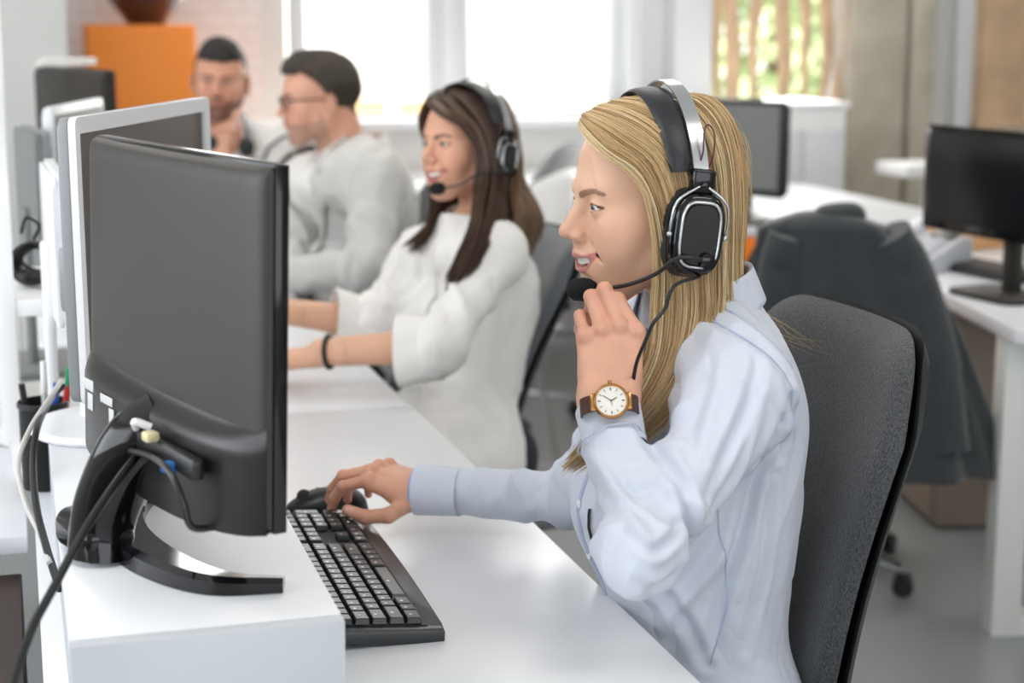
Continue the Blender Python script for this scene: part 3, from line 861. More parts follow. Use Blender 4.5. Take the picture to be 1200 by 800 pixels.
def desk(label, x0, x1, y0, y1, z=.74, legs=(), name='office_desk', group=None):
    t = thing(name, label, 'desk', ((x0+x1)/2, (y0+y1)/2, 0), group=group)
    w, l = x1-x0, y1-y0
    MB().box((0, 0, z-.0125), (w, l, .025), bev=.003).build('desktop', M_desk, t)
    for (lx, ly) in legs:
        MB().box((lx-(x0+x1)/2, ly-(y0+y1)/2, (z-.025)/2), (.06, .06, z-.026), bev=.004).build('leg', M_steel, t)
    MB().box((0, -l/2+.2, z-.05), (w-.2, .04, .05), bev=.003).build('crossbar', M_steel, t)
    return t
# the long shared desk, and the raised white ledge that carries the monitors
desk('long white desk shared by the three seated workers, with keyboard and mouse near', 0, .648, .55, 2.86, legs=((.08, .7), (.56, 1.0), (.08, 2.7), (.56, 2.75)))
desk('white desk continuing behind, under the dark-haired woman and the man in grey', 0, .644, 2.863, 4.95, legs=((.08, 3.0), (.56, 4.8), (.08, 4.8)))
lg = thing('raised_ledge', 'raised white ledge along the desk carrying the black and white-framed monitors', 'ledge', (.146, 2.4, .74))
PZ = .86
lg_y0 = 1.51
def ledge_mb(y0, y1, x0=.024, x1=.272):
    b = MB(); b.box(((x0+x1)/2-.146, (y0+y1)/2-2.4, .12-.0095), (x1-x0, y1-y0, .019), bev=.0015); return b
ledge_mb(lg_y0, 2.44).build('top_board', M_desk, lg)
MB().box((.002, lg_y0-.009-2.4, .0605), (.248, .0175, .1185), bev=.0012).build('end_panel', M_ledge_shade, lg)
MB().box((.1165, 1.975-2.4, .05), (.018, .90, .1), bev=.001).build('side_panel', M_ledge_shade, lg)
MB().box((-.1125, 1.975-2.4, .05), (.018, .90, .1), bev=.001).build('side_panel', M_ledge_shade, lg)

# shelving frame at the far left
sh = thing('shelf_unit', 'open white shelf unit at the left edge holding a coiled black cable', 'shelf unit', (-.1, 2.9, .74))
def w2l(p, t): return (p[0]-t.location.x, p[1]-t.location.y, p[2]-t.location.z)
pA = onz(18, 535, .76)
def shb(c, s, nm):
    MB().box(w2l(c, sh), s, bev=.002).build(nm, M_white, sh)
sx = float(onY(9, 300, 2.75)[0]); 
zt, zb = float(onY(40, 352, 2.75)[2]), max(.7415, float(onY(15, 535, 2.75)[2]))
shb((sx-.008, 2.76, (1.75+zb)/2), (.030, .03, 1.75-zb), 'post')
shb((sx-.008, 3.12, (1.75+zb)/2), (.030, .03, 1.75-zb), 'post')
xr = float(onY(64, 350, 2.75)[0])
shb(((sx+xr)/2, 2.94, zt-.012), (xr-sx+.02, .38, .026), 'shelf_board')
shb((sx-.3, 2.94, zt-.012), (.6, .38, .026), 'shelf_board')
shb((sx-.16, 2.94, zb+.012), (.40, .38, .022), 'shelf_board')
shb(((sx+xr)/2, 2.94, 1.70), (xr-sx+.02, .38, .022), 'shelf_board')
sh.location.z += 0

def office_chair(name, label, loc, face, group, fab, seat_z=.46, arms=False, back_w=.42, top=1.045, bot=.52, lean=.16, off=-.17):
    """faces +x locally; face = yaw in degrees"""
    t = thing(name, label, 'chair', (loc[0], loc[1], 0), math.radians(face), group)
    # backrest pad
    def surf(side, grow=0.0):
        def f(u, v):
            a = (u-.5)*2; y = a*back_w/2*(1-.10*(1-v)**1.5)*(1-.16*max(0, v-.82)/.18*abs(a)**3)
            z = bot+(top-bot)*v-.030*max(0, abs(a)-.55)**2/.2*(v**3)*1.0
            s_ = 1-abs(a)**4*.9*1.0
            x = off-lean*(v-.25)*abs(v-.25)**.0+.018*math.sin(v*PI*1.15+.4)-.012*v+.050*a*a*(.5+.3*v)
            tk = (.030+grow)*max(0, (1-abs(a)**6))**.5*max(0, 1-abs(2*v-1)**10)**.5
            return (x+side*tk+(-.02 if side < 0 else 0)*0, y, z)
        return f
    b = MB(); b.grid(surf(1), 29, 33); b.grid(surf(-.25), 29, 33); b.build('backrest', fab, t, ang=80)
    def shell(side):
        f0 = surf(0)
        def f(u, v):
            p = f0(u, v); a = (u-.5)*2; r = max(0, 1-abs(a)**8)**.5*max(0, 1-abs(2*v-1)**12)**.5
            sc = 1.025
            return (p[0]-.010+(-.016*r if side < 0 else -.0005*r), p[1]*sc, (p[2]-.78)*1.012+.78)
        return f
    b = MB(); b.grid(shell(1), 25, 25); b.grid(shell(-1), 25, 25); b.build('back_shell', M_darkm, t, ang=80)
    # spine bracket
    b = MB(); b.tube(catmull([(off-.005, 0, bot+.16), (off-.02+lean*.2, 0, bot+.02), (off+.10, 0, seat_z-.08), (off+.22, 0, seat_z-.085)], 12), .028, 10, sx=1.3); b.build('back_bracket', M_darkm, t)
    # seat
    S = []
    b = MB()
    def st(u, v):
        a = (u-.5)*2; c = (v-.5)*2; e = (max(abs(a), abs(c)))
        rr = 1/max(1e-6, (abs(a)**3.2+abs(c)**3.2)**(1/3.2))*e if e > 0 else 1
        x = c*.24*rr; y = a*.24*rr; hgt = max(0, 1-e**5)**.5
        return (x-.02, y, seat_z-.045+.045*hgt+.006*math.cos(a*3)*1-.012*max(0, c)**2)
    def sb(u, v):
        p = st(u, v); a = (u-.5)*2; c = (v-.5)*2; e = max(abs(a), abs(c)); return (p[0], p[1], seat_z-.045-.028*max(0, 1-e**6)**.5)
    b.grid(st, 25, 25); b.build('seat', fab, t, ang=80)
    b = MB(); b.grid(sb, 17, 17); b.build('seat_shell', M_darkm, t, ang=80)
    MB().box((0, 0, seat_z-.095), (.22, .12, .04), bev=.01).build('seat_mechanism', M_darkm, t)
    b = MB(); b.lathe([(0, .10), (.026, .10), (.026, .25), (.015, .252), (.015, seat_z-.1), (0, seat_z-.1)], n=20); b.build('gas_lift', M_chrome, t)
    MB().lathe([(0, .055), (.045, .055), (.05, .08), (.042, .115), (0, .12)], n=20).build('base_hub', M_chrome, t)
    for k in range(5):
        a = 2*PI*k/5+.3; c, s = math.cos(a), math.sin(a)
        MB().tube([(c*.03, s*.03, .095), (c*.15, s*.15, .088), (c*.30, s*.30, .068)], [.024, .019, .013], 10, sx=1.0).build('base_leg', M_chrome, t)
        w_ = MB(); M = Matrix.Translation((c*.30, s*.30, 0)) @ Matrix.Rotation(a+.5, 4, 'Z')
        for q in (-1, 1): w_.lathe([(0, -.010), (.022, -.010), (.026, -.006), (.026, .006), (.022, .010), (0, .010)], M @ Matrix.Translation((0, q*.013, .026)) @ Matrix.Rotation(PI/2, 4, 'X'), 18)
        w_.box((0, 0, .045), (.04, .014, .022), bev=.003, M=M); w_.build('caster', M_dark, t)
    if arms:
        for s in (-1, 1):
            MB().tube(catmull([(-.02, s*.2, seat_z-.07), (-.02, s*.27, seat_z-.05), (-.02, s*.28, seat_z+.1), (-.02, s*.28, seat_z+.18)], 10), .016, 8, sx=1.4).build('arm_post', M_darkm, t)
            MB().box((.0, s*.28, seat_z+.2), (.25, .07, .03), bev=.012, seg=3).build('armrest', M_darkm, t)
    return t
GC = 'office chairs'
office_chair('office_chair', 'charcoal fabric office chair the blonde woman sits in', (.705, 1.895), 180, None, M_fab, back_w=.46, top=1.05, off=-.215, lean=.085)
office_chair('office_chair', 'slate grey office chair behind the dark-haired woman in white', (.868, 3.36), 180, None, M_fab2, back_w=.42, top=.975, off=-.09, lean=.15)
office_chair('office_chair', 'dark office chair behind the man in the grey jacket', (.87, 4.52), 186, None, M_fab, back_w=.44, top=.975)
office_chair('office_chair', 'chair hung with a dark jacket, in front of the right-hand desk', (1.90, 3.87), 69, None, M_fab, top=.93, back_w=.34, lean=.06, off=-.27)
office_chair('office_chair', 'black empty office chair standing further back between the two women', (1.60, 5.75), 184, None, M_darkm, top=.965, lean=.2)
office_chair('office_chair', 'chair of the young man resting his chin on his hand', (.66, 5.55), -95, None, M_fab2, top=.80)

# small white table behind the dark haired woman's chair
t = thing('white_table', 'white table with slim legs behind the dark-haired woman', 'table', (1.75, 6.78, 0))
MB().box((.35, 0, .72), (1.3, .6, .025), bev=.003).build('tabletop', M_desk, t)
for sx_, sy_ in ((-.25, -.27), (.95, -.27), (-.25, .27), (.95, .27)): MB().box((sx_, sy_, .354), (.045, .045, .708), bev=.003).build('leg', M_steel, t)
# curved white shell chair
t = thing('shell_chair', 'white moulded shell chair behind the slate office chair', 'chair', (1.36, 4.98, 0), math.radians(184))
def sc(u, v):
    a = (u-.5)*2
    if v < .45:
        q = v/.45; return (.22-.42*q, a*.22, .45+.02*a*a*3-.02*math.sin(q*PI))
    q = (v-.45)/.55; return (-.20-.10*q+.08*a*a, a*(.22-.05*q), .45+.50*q-.06*a*a*q)
b = MB(); b.grid(sc, 17, 25); b.build('shell', M_white, t, ang=80, solid=.012)
for sx_, sy_ in ((.16, .16), (.16, -.16), (-.14, .16), (-.14, -.16)): MB().tube([(sx_*.8, sy_*.8, .44), (sx_*1.25, sy_*1.25, 0.0)], .011, 8).build('leg', M_chrome, t)

# right-hand desk
c0 = onz(1190, 385, .74); c1 = onz(1065, 322, .74)
t = thing('office_desk', 'white desk at the right edge under the wide black monitor', 'desk', (float(c0[0]), float(c0[1]), 0))
d = np.array([c1[0]-c0[0], c1[1]-c0[1]]); L = np.linalg.norm(d); d /= L; nrm_ = np.array([d[1], -d[0]])
o0 = np.array([0., 0.])
P = [o0, d*1.55, d*1.55+nrm_*.8, o0+nrm_*.8]
MB().prism([tuple(p) for p in reversed(P)], .705, .74, bev=.003).build('desktop', M_desk, t)
fr = MB(); ang = math.atan2(nrm_[1], nrm_[0]); R = Matrix.Rotation(ang, 4, 'Z')
def bar(a, b_, z0, z1, w_=.07, nm='leg'):
    c = (a+b_)/2; l = np.linalg.norm(b_-a)
    MB().box((0, 0, 0), (max(l, w_), w_, z1-z0), bev=.003, M=Matrix.Translation((c[0], c[1], (z0+z1)/2)) @ R).build(nm, M_steel, t)
q0 = d*.11+nrm_*.045; q1 = d*.11+nrm_*.76
bar(q0, q0, 0.0, .704); bar(q1, q1, 0, .704); bar(q0+nrm_*.031, q1-nrm_*.031, 0, .05, nm='foot_rail'); bar(q0+nrm_*.031, q1-nrm_*.031, .655, .7045, nm='top_rail')
q0 = d*1.48+nrm_*.04; q1 = d*1.48+nrm_*.76
bar(q0, q0, 0, .704); bar(q1, q1, 0, .704)
RD = (c0, d, nrm_)
# low pedestal drawers in beech under that desk
pc = d*1.12+nrm_*.40
pt = thing('drawer_pedestal', 'beech drawer pedestal standing under the right-hand desk', 'drawer unit', (float(c0[0]+pc[0]), float(c0[1]+pc[1]), 0), math.atan2(d[1], d[0]))
M_beech = mat('beech', '#8E7F70', .5, var=.08, vscale=5)
MB().box((0, 0, .30), (.42, .52, .58), bev=.004).build('body', M_beech, pt)
for k in range(3):
    dr = MB().box((0, .268, .12+.18*k), (.40, .018, .17), bev=.003).build('drawer', M_beech, pt); MB().box((0, .283, .17+.18*k), (.14, .014, .012), bev=.003).build('handle', M_chrome, dr)

# back right desk with orange cabinet below
e0 = onz(858, 282, .74); 
t = thing('office_desk', 'white desk further back, between the blonde woman and the pillar', 'desk', (float(e0[0])+.2, 5.35, 0))
MB().box((.15, .35, .7275), (1.3, 1.3, .03), bev=.003).build('desktop', M_desk, t)
for sx_, sy_ in ((.75, -.25), (.75, .95), (-.45, .95)): MB().box((sx_, sy_, .355), (.05, .05, .71), bev=.003).build('leg', M_steel, t)
M_orange = mat('orange_lacquer', '#F0841F', .45)
M_orange2 = mat('orange_lacquer_back', '#FF9430', .5)
ocx = float(e0[0])+.16
oc = thing('orange_cabinet', 'low orange cabinet under the white desk behind the blonde woman', 'cabinet', (ocx, 5.30, 0))
MB().box((0, 0, .36), (.52, .5, .70), bev=.004).build('body', M_orange, oc)
dr = MB().box((0, -.258, .36), (.50, .016, .66), bev=.003).build('door', M_orange, oc); MB().tube([(.2, -.285, .38), (.2, -.285, .50)], .006, 8).build('handle', M_chrome, dr)

# white metal panel cabinet behind the monitors
x0, x1 = float(onY(893, 180, 6.6)[0]), float(onY(993, 180, 6.6)[0])
zc0 = float(onY(940, 127, 6.6)[2])
t = thing('white_cabinet', 'white cabinet below the branch screen, left of the pillar', 'cabinet', ((x0+x1)/2, 6.85, 0))
wc = x1-x0
MB().box((0, 0, zc0/2), (wc, .45, zc0), bev=.004).build('body', M_white, t)
MB().box((0, 0, zc0+.01), (wc+.03, .48, .022), bev=.004).build('top_board', M_white, t)
for s in (-1, 1):
    o = MB().box((s*wc*.245, -.232, zc0*.48), (wc*.475, .014, zc0*.86), bev=.003).build('door', mat('pale_grey_door', '#DCDFE1', .4) if s < 0 else bpy.data.materials['pale_grey_door'], t)
    MB().tube([(s*.03, -.255, zc0*.5), (s*.03, -.255, zc0*.6)], .005, 8).build('handle', M_chrome, o)

# little white T-shaped stand beside the pillar
p = onY(1062, 198, 6.3)
t = thing('plant_stand', 'small white shelf stand beside the concrete pillar', 'stand', (float(p[0])+.10, 6.3, 0))
MB().box((0, 0, float(p[2])), (.34, .26, .05), bev=.006).build('top_board', M_white, t)
MB().box((.06, 0, float(p[2])/2), (.11, .09, float(p[2])-.05), bev=.004).build('post', M_white, t)
MB().box((0, 0, .012), (.34, .3, .024), bev=.004).build('base', M_white, t)

# orange locker with dark bowl on top, back left
x0, x1 = float(onY(101, 28, 6.75)[0]), float(onY(229, 28, 6.75)[0]); zt_ = float(onY(165, 29, 6.75)[2])
t = thing('orange_locker', 'tall orange cabinet against the brick wall with a dark vase on top', 'cabinet', ((x0+x1)/2, 6.95, 0))
MB().box((0, 0, zt_/2), (x1-x0, .4, zt_), bev=.004).build('body', M_orange2, t)
dr = MB().box((0, -.207, zt_/2), (x1-x0-.012, .014, zt_-.03), bev=.003).build('door', M_orange2, t); MB().box((.17, -.22, .7), (.012, .014, .14), bev=.003).build('handle', M_chrome, dr)
v = MB(); v.lathe([(0, 0), (.075, 0), (.082, .012), (.15, .10), (.172, .17), (.165, .24), (.13, .30), (.125, .30), (.155, .235), (.16, .17), (.14, .10), (.07, .02), (0, .018)], n=40)
o = v.build('vase', mat('dark_brown_glaze', '#4A2A24', .25, coat=.4)); o.location = (float(onY(172, 28, 6.93)[0]), 6.93, zt_+.0005)
props(o, 'round dark brown vase standing on the tall orange cabinet', 'vase')

# dark brown box added to fill the dark gap lower left, and the white desk of the opposite row
bb = thing('storage_cabinet', 'dark brown cabinet at the lower left edge beside the desk', 'cabinet', (-.24, 1.45, 0))
MB().box((0, 0, .345), (.44, 1.6, .69), bev=.003).build('body', M_void, bb)
o = MB().box((0, -.806, .345), (.42, .012, .66), bev=.002).build('door', M_void, bb); MB().box((.15, -.817, .5), (.012, .01, .12), bev=.002).build('handle', M_chrome, o)
t = thing('office_desk', 'white desk of the opposite row, under the shelf unit and pen cup', 'desk', (-.31, 3.2, 0))
MB().box((0, 0, .7275), (.60, 1.9, .025), bev=.003).build('desktop', M_desk, t)
for sx_, sy_ in ((-.2, -.8), (-.2, .8), (.2, .85)): MB().box((sx_, sy_, .357), (.05, .05, .714), bev=.003).build('leg', M_steel, t)
# ------------------------------------------------------------------ screens, keyboards, phones and small things
M_gloss = mat('piano_black', '#0C0D0F', .10, spec=.45)
M_back = mat('monitor_back_black', '#2E2A26', .48, bump=.04, bscale=500)
M_screen = mat('screen_dark', '#15171A', .12, spec=.6)
M_screen2 = mat('screen_grey', '#4E4C49', .35)
M_silver = mat('silver_plastic', '#8C9092', .45, metal=.15)
M_wframe = mat('pale_silver_frame', '#E6E7EA', .35)
M_key = mat('key_black', '#26282A', .30)
M_kbd = mat('keyboard_deck', '#2B2E30', .32)
M_print = mat('key_print', '#E8E8E8', .5)

def np_frame(x, z=(0, 0, 1)):
    x = Vector(x).normalized(); z = Vector(z); y = z.cross(x).normalized(); z = x.cross(y)
    return Matrix((x, y, z)).transposed().to_4x4()

# ---------- front monitor, seen from the back
pN, pF = dep(326, 197, 1.50), dep(117, 158, 1.88)
mid = (pN+pF)/2; a_ = nrm([pN[0]-pF[0], pN[1]-pF[1], 0]); W1 = float(np.linalg.norm((pN-pF)[:2]))
ztop = float((pN[2]+pF[2])/2); H1 = .333
yaw = math.atan2(a_[1], a_[0])     # local +x along the screen towards the camera, local -y = back (towards the left)
t = thing('monitor', 'black monitor seen from behind on a curved glossy stand, in front', 'monitor', (float(mid[0]), float(mid[1]), PZ), yaw)
# which local y is the back? back direction in world is (-.95,-.31)
bdir = Matrix.Rotation(-yaw, 3, 'Z') @ Vector((-.95, -.31, 0)); bs = 1 if bdir.y > 0 else -1
zt1 = ztop-PZ; zb1 = zt1-H1
def rrect(x0, x1, z0, z1, r, n=5):
    o = []
    for cx, cz, a0 in ((x1-r, z1-r, 0), (x0+r, z1-r, 90), (x0+r, z0+r, 180), (x1-r, z0+r, 270)):
        for k in range(n+1):
            a = math.radians(a0+90*k/n); o.append((cx+r*math.cos(a), cz+r*math.sin(a)))
    return o
Mxz = Matrix(((1, 0, 0, 0), (0, 0, 1, 0), (0, 1, 0, 0), (0, 0, 0, 1)))   # prism (x,y,t) -> (x,t,y)
# panel rear: gently rounded towards its far end
b = MB()
def pan(side):
    def f(u, v):
        u = .5-.5*math.cos(PI*u); v = .5-.5*math.cos(PI*v); x = (u-.5)*W1; z = zb1+v*H1
        e = max(0, 1-(abs(2*u-1))**30)**.5*max(0, 1-abs(2*v-1)**40)**.5
        if side > 0: return (x, bs*(.004+.0125*e+.010*max(0, 1-((u-.5)/.5)**2)), z)
        return (x, bs*-.006, z)
    return f
b.grid(pan(1), 41, 21); b.grid(pan(-1), 2, 2)
f1 = pan(1); 
b.build('rear_panel', M_back, t, ang=50)
bz = MB(); bz.box((0, -bs*.004, zb1+H1/2), (W1+.003, .014, H1+.003), bev=.002); bz.build('bezel', M_gloss, t)
MB().box((0, -bs*.0118, zb1+H1/2+.006), (W1-.016, .002, H1-.03)).build('screen', M_screen, t)
# lower housing bulging backwards
def hous(u, v):
    x = (u-.5)*(W1+.002); a = abs(2*u-1)
    edge = zb1+.104*(1-.04*u)      # top of the bulge slopes a little
    z = zb1-.001+(edge-zb1)*v
    dpt = .034*max(0, 1-a**3.2)**.5*min(1, (max(0, (1-v)/.22))**.5)*(1 if v < .97 else .6)
    low = 0.012*(1-a**2)*(1-v)
    return (x, bs*(.010+dpt), z-low)
b = MB(); b.grid(hous, 41, 22)
b.grid(lambda u, v: (hous(u, 0)[0], hous(u, 0)[1]*(1-v)+v*bs*-.004, hous(u, 0)[2]+v*.008), 41, 4)
b.build('rear_housing', M_gloss if 0 else mat('housing_black', '#1D1C1C', .30, spec=.4), t, ang=40)
def onback(u, z, off=.0012):
    v = (z-zb1)/(.104*(1-.04*u)); p = hous(u, v); return (p[0], p[1]+bs*off, p[2])
# small printed labels
for (u, z, w_, h_) in ((.15, .074, .030, .012), (.165, .058, .016, .018), (.30, .072, .036, .009), (.335, .058, .014, .018)):
    p = onback(u, zb1+z)
    MB().box(p, (w_, .0012, h_), bev=.0003).build('label', mat('label_white', '#C9CBC9', .5) if 'label_white' not in bpy.data.materials else bpy.data.materials['label_white'], t)
# socket bay with plugs
bay = MB().box((.085, bs*.050, zb1+.052), (.17, .012, .020), bev=.003).build('socket_bay', M_dark, t)
MB().box((.120, bs*.058, zb1+.046), (.014, .016, .010), bev=.002).build('plug', mat('blue_plug', '#2D6FB5', .4), bay)
MB().box((.075, bs*.060, zb1+.066), (.017, .014, .010), bev=.003).build('plug', mat('cream_plug', '#D9CDA0', .4), bay)
MB().tube(catmull([(.055, bs*.052, zb1+.070), (.050, bs*.066, zb1+.076), (.042, bs*.062, zb1+.068)], 10), .004, 8).build('plug', M_white, bay)
b = MB(); b.tube(catmull([(.02, bs*.060, zb1+.040), (.09, bs*.066, zb1+.050), (.14, bs*.066, zb1+.046), (.158, bs*.060, zb1+.020), (.160, bs*.052, zb1-.004), (.158, bs*.02, zb1-.008)], 24), .0035, 8); b.build('plug_lead', M_dark, bay)
# the whole screen leans a little, its foot edge set back
def lean_mesh(o, k=.035):
    for v in o.data.vertices: v.co.y += bs*(zt1-v.co.z)*k
    for c_h in o.children: lean_mesh(c_h, k)
for o_ in list(t.children): lean_mesh(o_)
# stand: leaning glossy neck and a C-shaped foot open towards the screen side
Ri = Matrix.Rotation(-yaw, 3, 'Z')
loc = lambda p: Ri @ (Vector([float(v) for v in p])-t.location)
nb = loc(onz(112, 652, PZ)); n1 = loc(dep(160, 524, 1.72))
nk = MB()
def nprof(u):
    w_ = .034-.008*math.sin(PI*u)+.004*u; th_ = .032+.008*u
    return [(w_*math.cos(a), th_*math.sin(a)*(1 if abs(math.cos(a)) < .9 else .8)) for a in np.linspace(0, 2*PI, 17)[:-1]]
pth = catmull([(nb.x+.012, nb.y, .004), (nb.x+.012, nb.y-bs*.004, .035), (nb.x*.55+n1.x*.45, nb.y*.55+n1.y*.45, .035+.45*(n1.z-.035)), (n1.x, n1.y, n1.z), (n1.x+.012, n1.y-bs*.03, n1.z+.022)], 20)
nk.sweep(pth, nprof, (1, 0, 0)); nk.build('stand_neck', M_gloss, t, ang=50)
tn, tf = loc(onz(333, 690, PZ)), loc(onz(188, 585, PZ))
ctrl = [tn, loc(onz(262, 690, PZ)), loc(onz(190, 672, PZ)), loc(onz(150, 655, PZ)), loc(onz(118, 640, PZ)), loc(onz(140, 615, PZ)), loc(onz(160, 598, PZ)), tf]
ctrl = [tn, loc(onz(250, 690, PZ)), loc(onz(185, 668, PZ)), loc(onz(150, 640, PZ)), loc(onz(148, 612, PZ)), loc(onz(165, 592, PZ)), tf]
pf = catmull([(c.x, c.y, .0) for c in ctrl], 40)
def fprof(u):
    w_ = .014+.010*math.sin(PI*min(1, u*1.15))**1; hh = .009+.009*math.sin(PI*u)
    return [(w_, .0), (w_, hh*.8), (w_-.002, hh), (-w_+.006, hh*1.25+.002), (-w_, hh), (-w_, 0)]
b = MB(); K = len(pf); rings = []
for i, p in enumerate(pf):
    tt = Vector(pf[min(i+1, K-1)])-Vector(pf[max(i-1, 0)]); tt.normalize(); x = tt.cross(Vector((0, 0, 1)))
    rings.append([b.bm.verts.new(Vector(p)+x*q[0]+Vector((0, 0, q[1]+.0008))) for q in fprof(i/(K-1))])
for A_, B_ in zip(rings, rings[1:]):
    for k in range(6): b.bm.faces.new((A_[k], A_[(k+1) % 6], B_[(k+1) % 6], B_[k]))
b.bm.faces.new(rings[0]); b.bm.faces.new(list(reversed(rings[-1])))
b.build('stand_foot', M_gloss, t, ang=30)
b = MB(); c_ = loc(onz(112, 648, PZ)); b.box((c_.x, c_.y, .0225), (.100, .060, .044), rot=Matrix.Rotation(0, 3, 'Z'), bev=.017, seg=5)
b.build('foot_block', M_gloss, t, ang=50)

# ---------- second monitor: pale frame, grey screen turned to the camera side
l0, l1 = dep(76, 141, 2.0), dep(236, 111, 2.52)
ax = nrm([l1[0]-l0[0], l1[1]-l0[1], 0]); W2 = float(np.linalg.norm((l1-l0)[:2]))
ztp = float((l0[2]+l1[2])/2); H2 = .345
yaw2 = math.atan2(ax[1], ax[0]); cc = (l0+l1)/2
t2 = thing('monitor', 'monitor with pale frame and grey side on a round white foot, behind the black monitor', 'monitor', (float(cc[0]), float(cc[1]), PZ), yaw2)
zt2 = ztp-PZ; zb2 = zt2-H2
Mf = Matrix.Translation((0, 0, 0))
# local -y faces the camera side
b = MB(); out = rrect(-W2/2, W2/2, zb2, zt2, .010); inn = rrect(-W2/2+.020, W2/2-.020, zb2+.022, zt2-.020, .002)
V0 = [b.bm.verts.new((p[0], -.012, p[1])) for p in out]; V1 = [b.bm.verts.new((p[0], -.010, p[1])) for p in inn]
V2 = [b.bm.verts.new((p[0], -.0055, p[1])) for p in inn]; V3 = [b.bm.verts.new((p[0], -.003, p[1])) for p in out]
n = len(out)
for A_, B_ in ((V0, V1), (V1, V2), (V3, V0)):
    for k in range(n): b.bm.faces.new((A_[k], A_[(k+1) % n], B_[(k+1) % n], B_[k]))
b.build('bezel', M_wframe, t2, ang=30)
MB().box((0, -.004, (zb2+zt2)/2), (W2-.036, .003, H2-.038)).build('screen', M_screen2, t2)
b = MB(); b.prism(rrect(-W2/2+.001, W2/2-.001, zb2+.001, zt2-.001, .012), -.003, .011, M=Mxz, bev=.003); b.build('rear_shell', M_silver, t2, ang=40)
b = MB(); b.prism(rrect(-.13, .13, zb2+.05, zt2-.06, .03), .011, .046, M=Mxz, bev=.012); b.build('rear_bulge', M_silver, t2, ang=40)
fc = Matrix.Rotation(-yaw2, 3, 'Z') @ (Vector([float(v) for v in onz(128, 502, PZ)])-t2.location)
fc = Vector((fc.x, .05, 0))
b = MB(); b.lathe([(0, .0008), (.106, .0008), (.110, .005), (.106, .012), (.05, .020), (0, .022)], Matrix.Translation((fc.x, fc.y, 0)), 48); b.build('stand_foot', M_wframe, t2)
MB().tube([(fc.x, fc.y+.01, .018), (fc.x, fc.y+.015, zb2+.10)], .022, 16, sx=1.5).build('stand_neck', M_wframe, t2)
MB().box((fc.x, .075, zb2+.12), (.09, .05, .09), bev=.01).build('hinge_block', M_silver, t2)

# ---------- monitors of the opposite row
def flat_monitor(label, c, yawd, w, h, frame, back, scr, zbase, th=.03, group=None, foot=True, bulge=True):
    """local +y = back, -y = screen; c = centre of the panel"""
    t = thing('monitor', label, 'monitor', (float(c[0]), float(c[1]), zbase), math.radians(yawd), group)
    z = float(c[2])-zbase
    b = MB(); b.prism(rrect(-w/2, w/2, z-h/2, z+h/2, .008), -.008, .006, M=Mxz, bev=.002); b.build('bezel', frame, t)
    MB().box((0, -.0092, z+.004), (w-.035, .002, h-.04)).build('screen', scr, t)
    b = MB(); b.prism(rrect(-w/2+.004, w/2-.004, z-h/2+.004, z+h/2-.004, .014), .006, th, M=Mxz, bev=.008); b.build('rear_shell', back, t)
    if bulge: MB().box((0, th+.012, z-.02), (.17, .03, .16), bev=.012).build('rear_bulge', back, t)
    if foot:
        MB().box((0, th+.020 if bulge else th+.004, (z)/2-.0), (.055, .022 if bulge else .016, z), bev=.006).build('stand_neck', back, t)
        MB().prism(rrect(-.12, .12, -.08, .08, .03), .001, .014, M=Matrix.Translation((0, th-.01, 0)), bev=.004).build('stand_foot', back, t)
    return t
def monitor_between(label, p0, p1, h, *a, **k):
    ax = nrm([p1[0]-p0[0], p1[1]-p0[1], 0]); w_ = float(np.linalg.norm((p1-p0)[:2])); c = (p0+p1)/2; c[2] -= h/2
    return flat_monitor(label, c, math.degrees(math.atan2(ax[1], ax[0])), w_, h, *a, **k)
M_gback = mat('grey_back', '#7A7D7C', .5)
monitor_between('white monitor seen edge-on at the left, behind the pale-framed monitor', dep(72, 196, 2.40), dep(56, 194, 2.70), .225, M_wframe, M_wframe, M_screen2, .74, th=.014, bulge=False)
monitor_between('small white-topped monitor rising behind the pale-framed monitor', dep(56, 124, 3.30), dep(116, 116, 3.70), .29, M_wframe, M_wframe, M_screen2, .74, th=.014, bulge=False)
monitor_between('black monitor in front of the orange cabinet with papers on top', dep(131, 80, 4.15), dep(52, 79, 4.55), .32, M_dark, M_back, M_screen, .74)
MONP = dep(82, 77, 4.32)
monitor_between('dark grey monitor back at the left beside the shelf', dep(53, 150, 3.12), dep(27, 150, 3.36), .30, M_silver, M_gback, M_screen2, .74, th=.02, bulge=False)

pp = onY(82, 74, float(MONP[1])+.0)
t = MB(); 
for k in range(3): t.box((0.004*k, .002*k, .004+.006*k), (.15-.01*k, .05, .005), rot=Matrix.Rotation(math.radians(4*k-3), 3, 'Z'), bev=.001)
o = t.build('paper_stack', mat('paper', '#E9E6E0', .8)); o.location = (float(MONP[0])-.01, float(MONP[1])+.0, float(MONP[2])+.001); props(o, 'small stack of papers lying on top of the black monitor', 'papers')

# ---------- keyboard
kl = np.array([.272, 1.722]); KW, KL = .152, .455
t = thing('keyboard', 'black keyboard on the white desk in front of the blonde woman', 'keyboard', (kl[0]+KW/2, kl[1]+KL/2, .74))
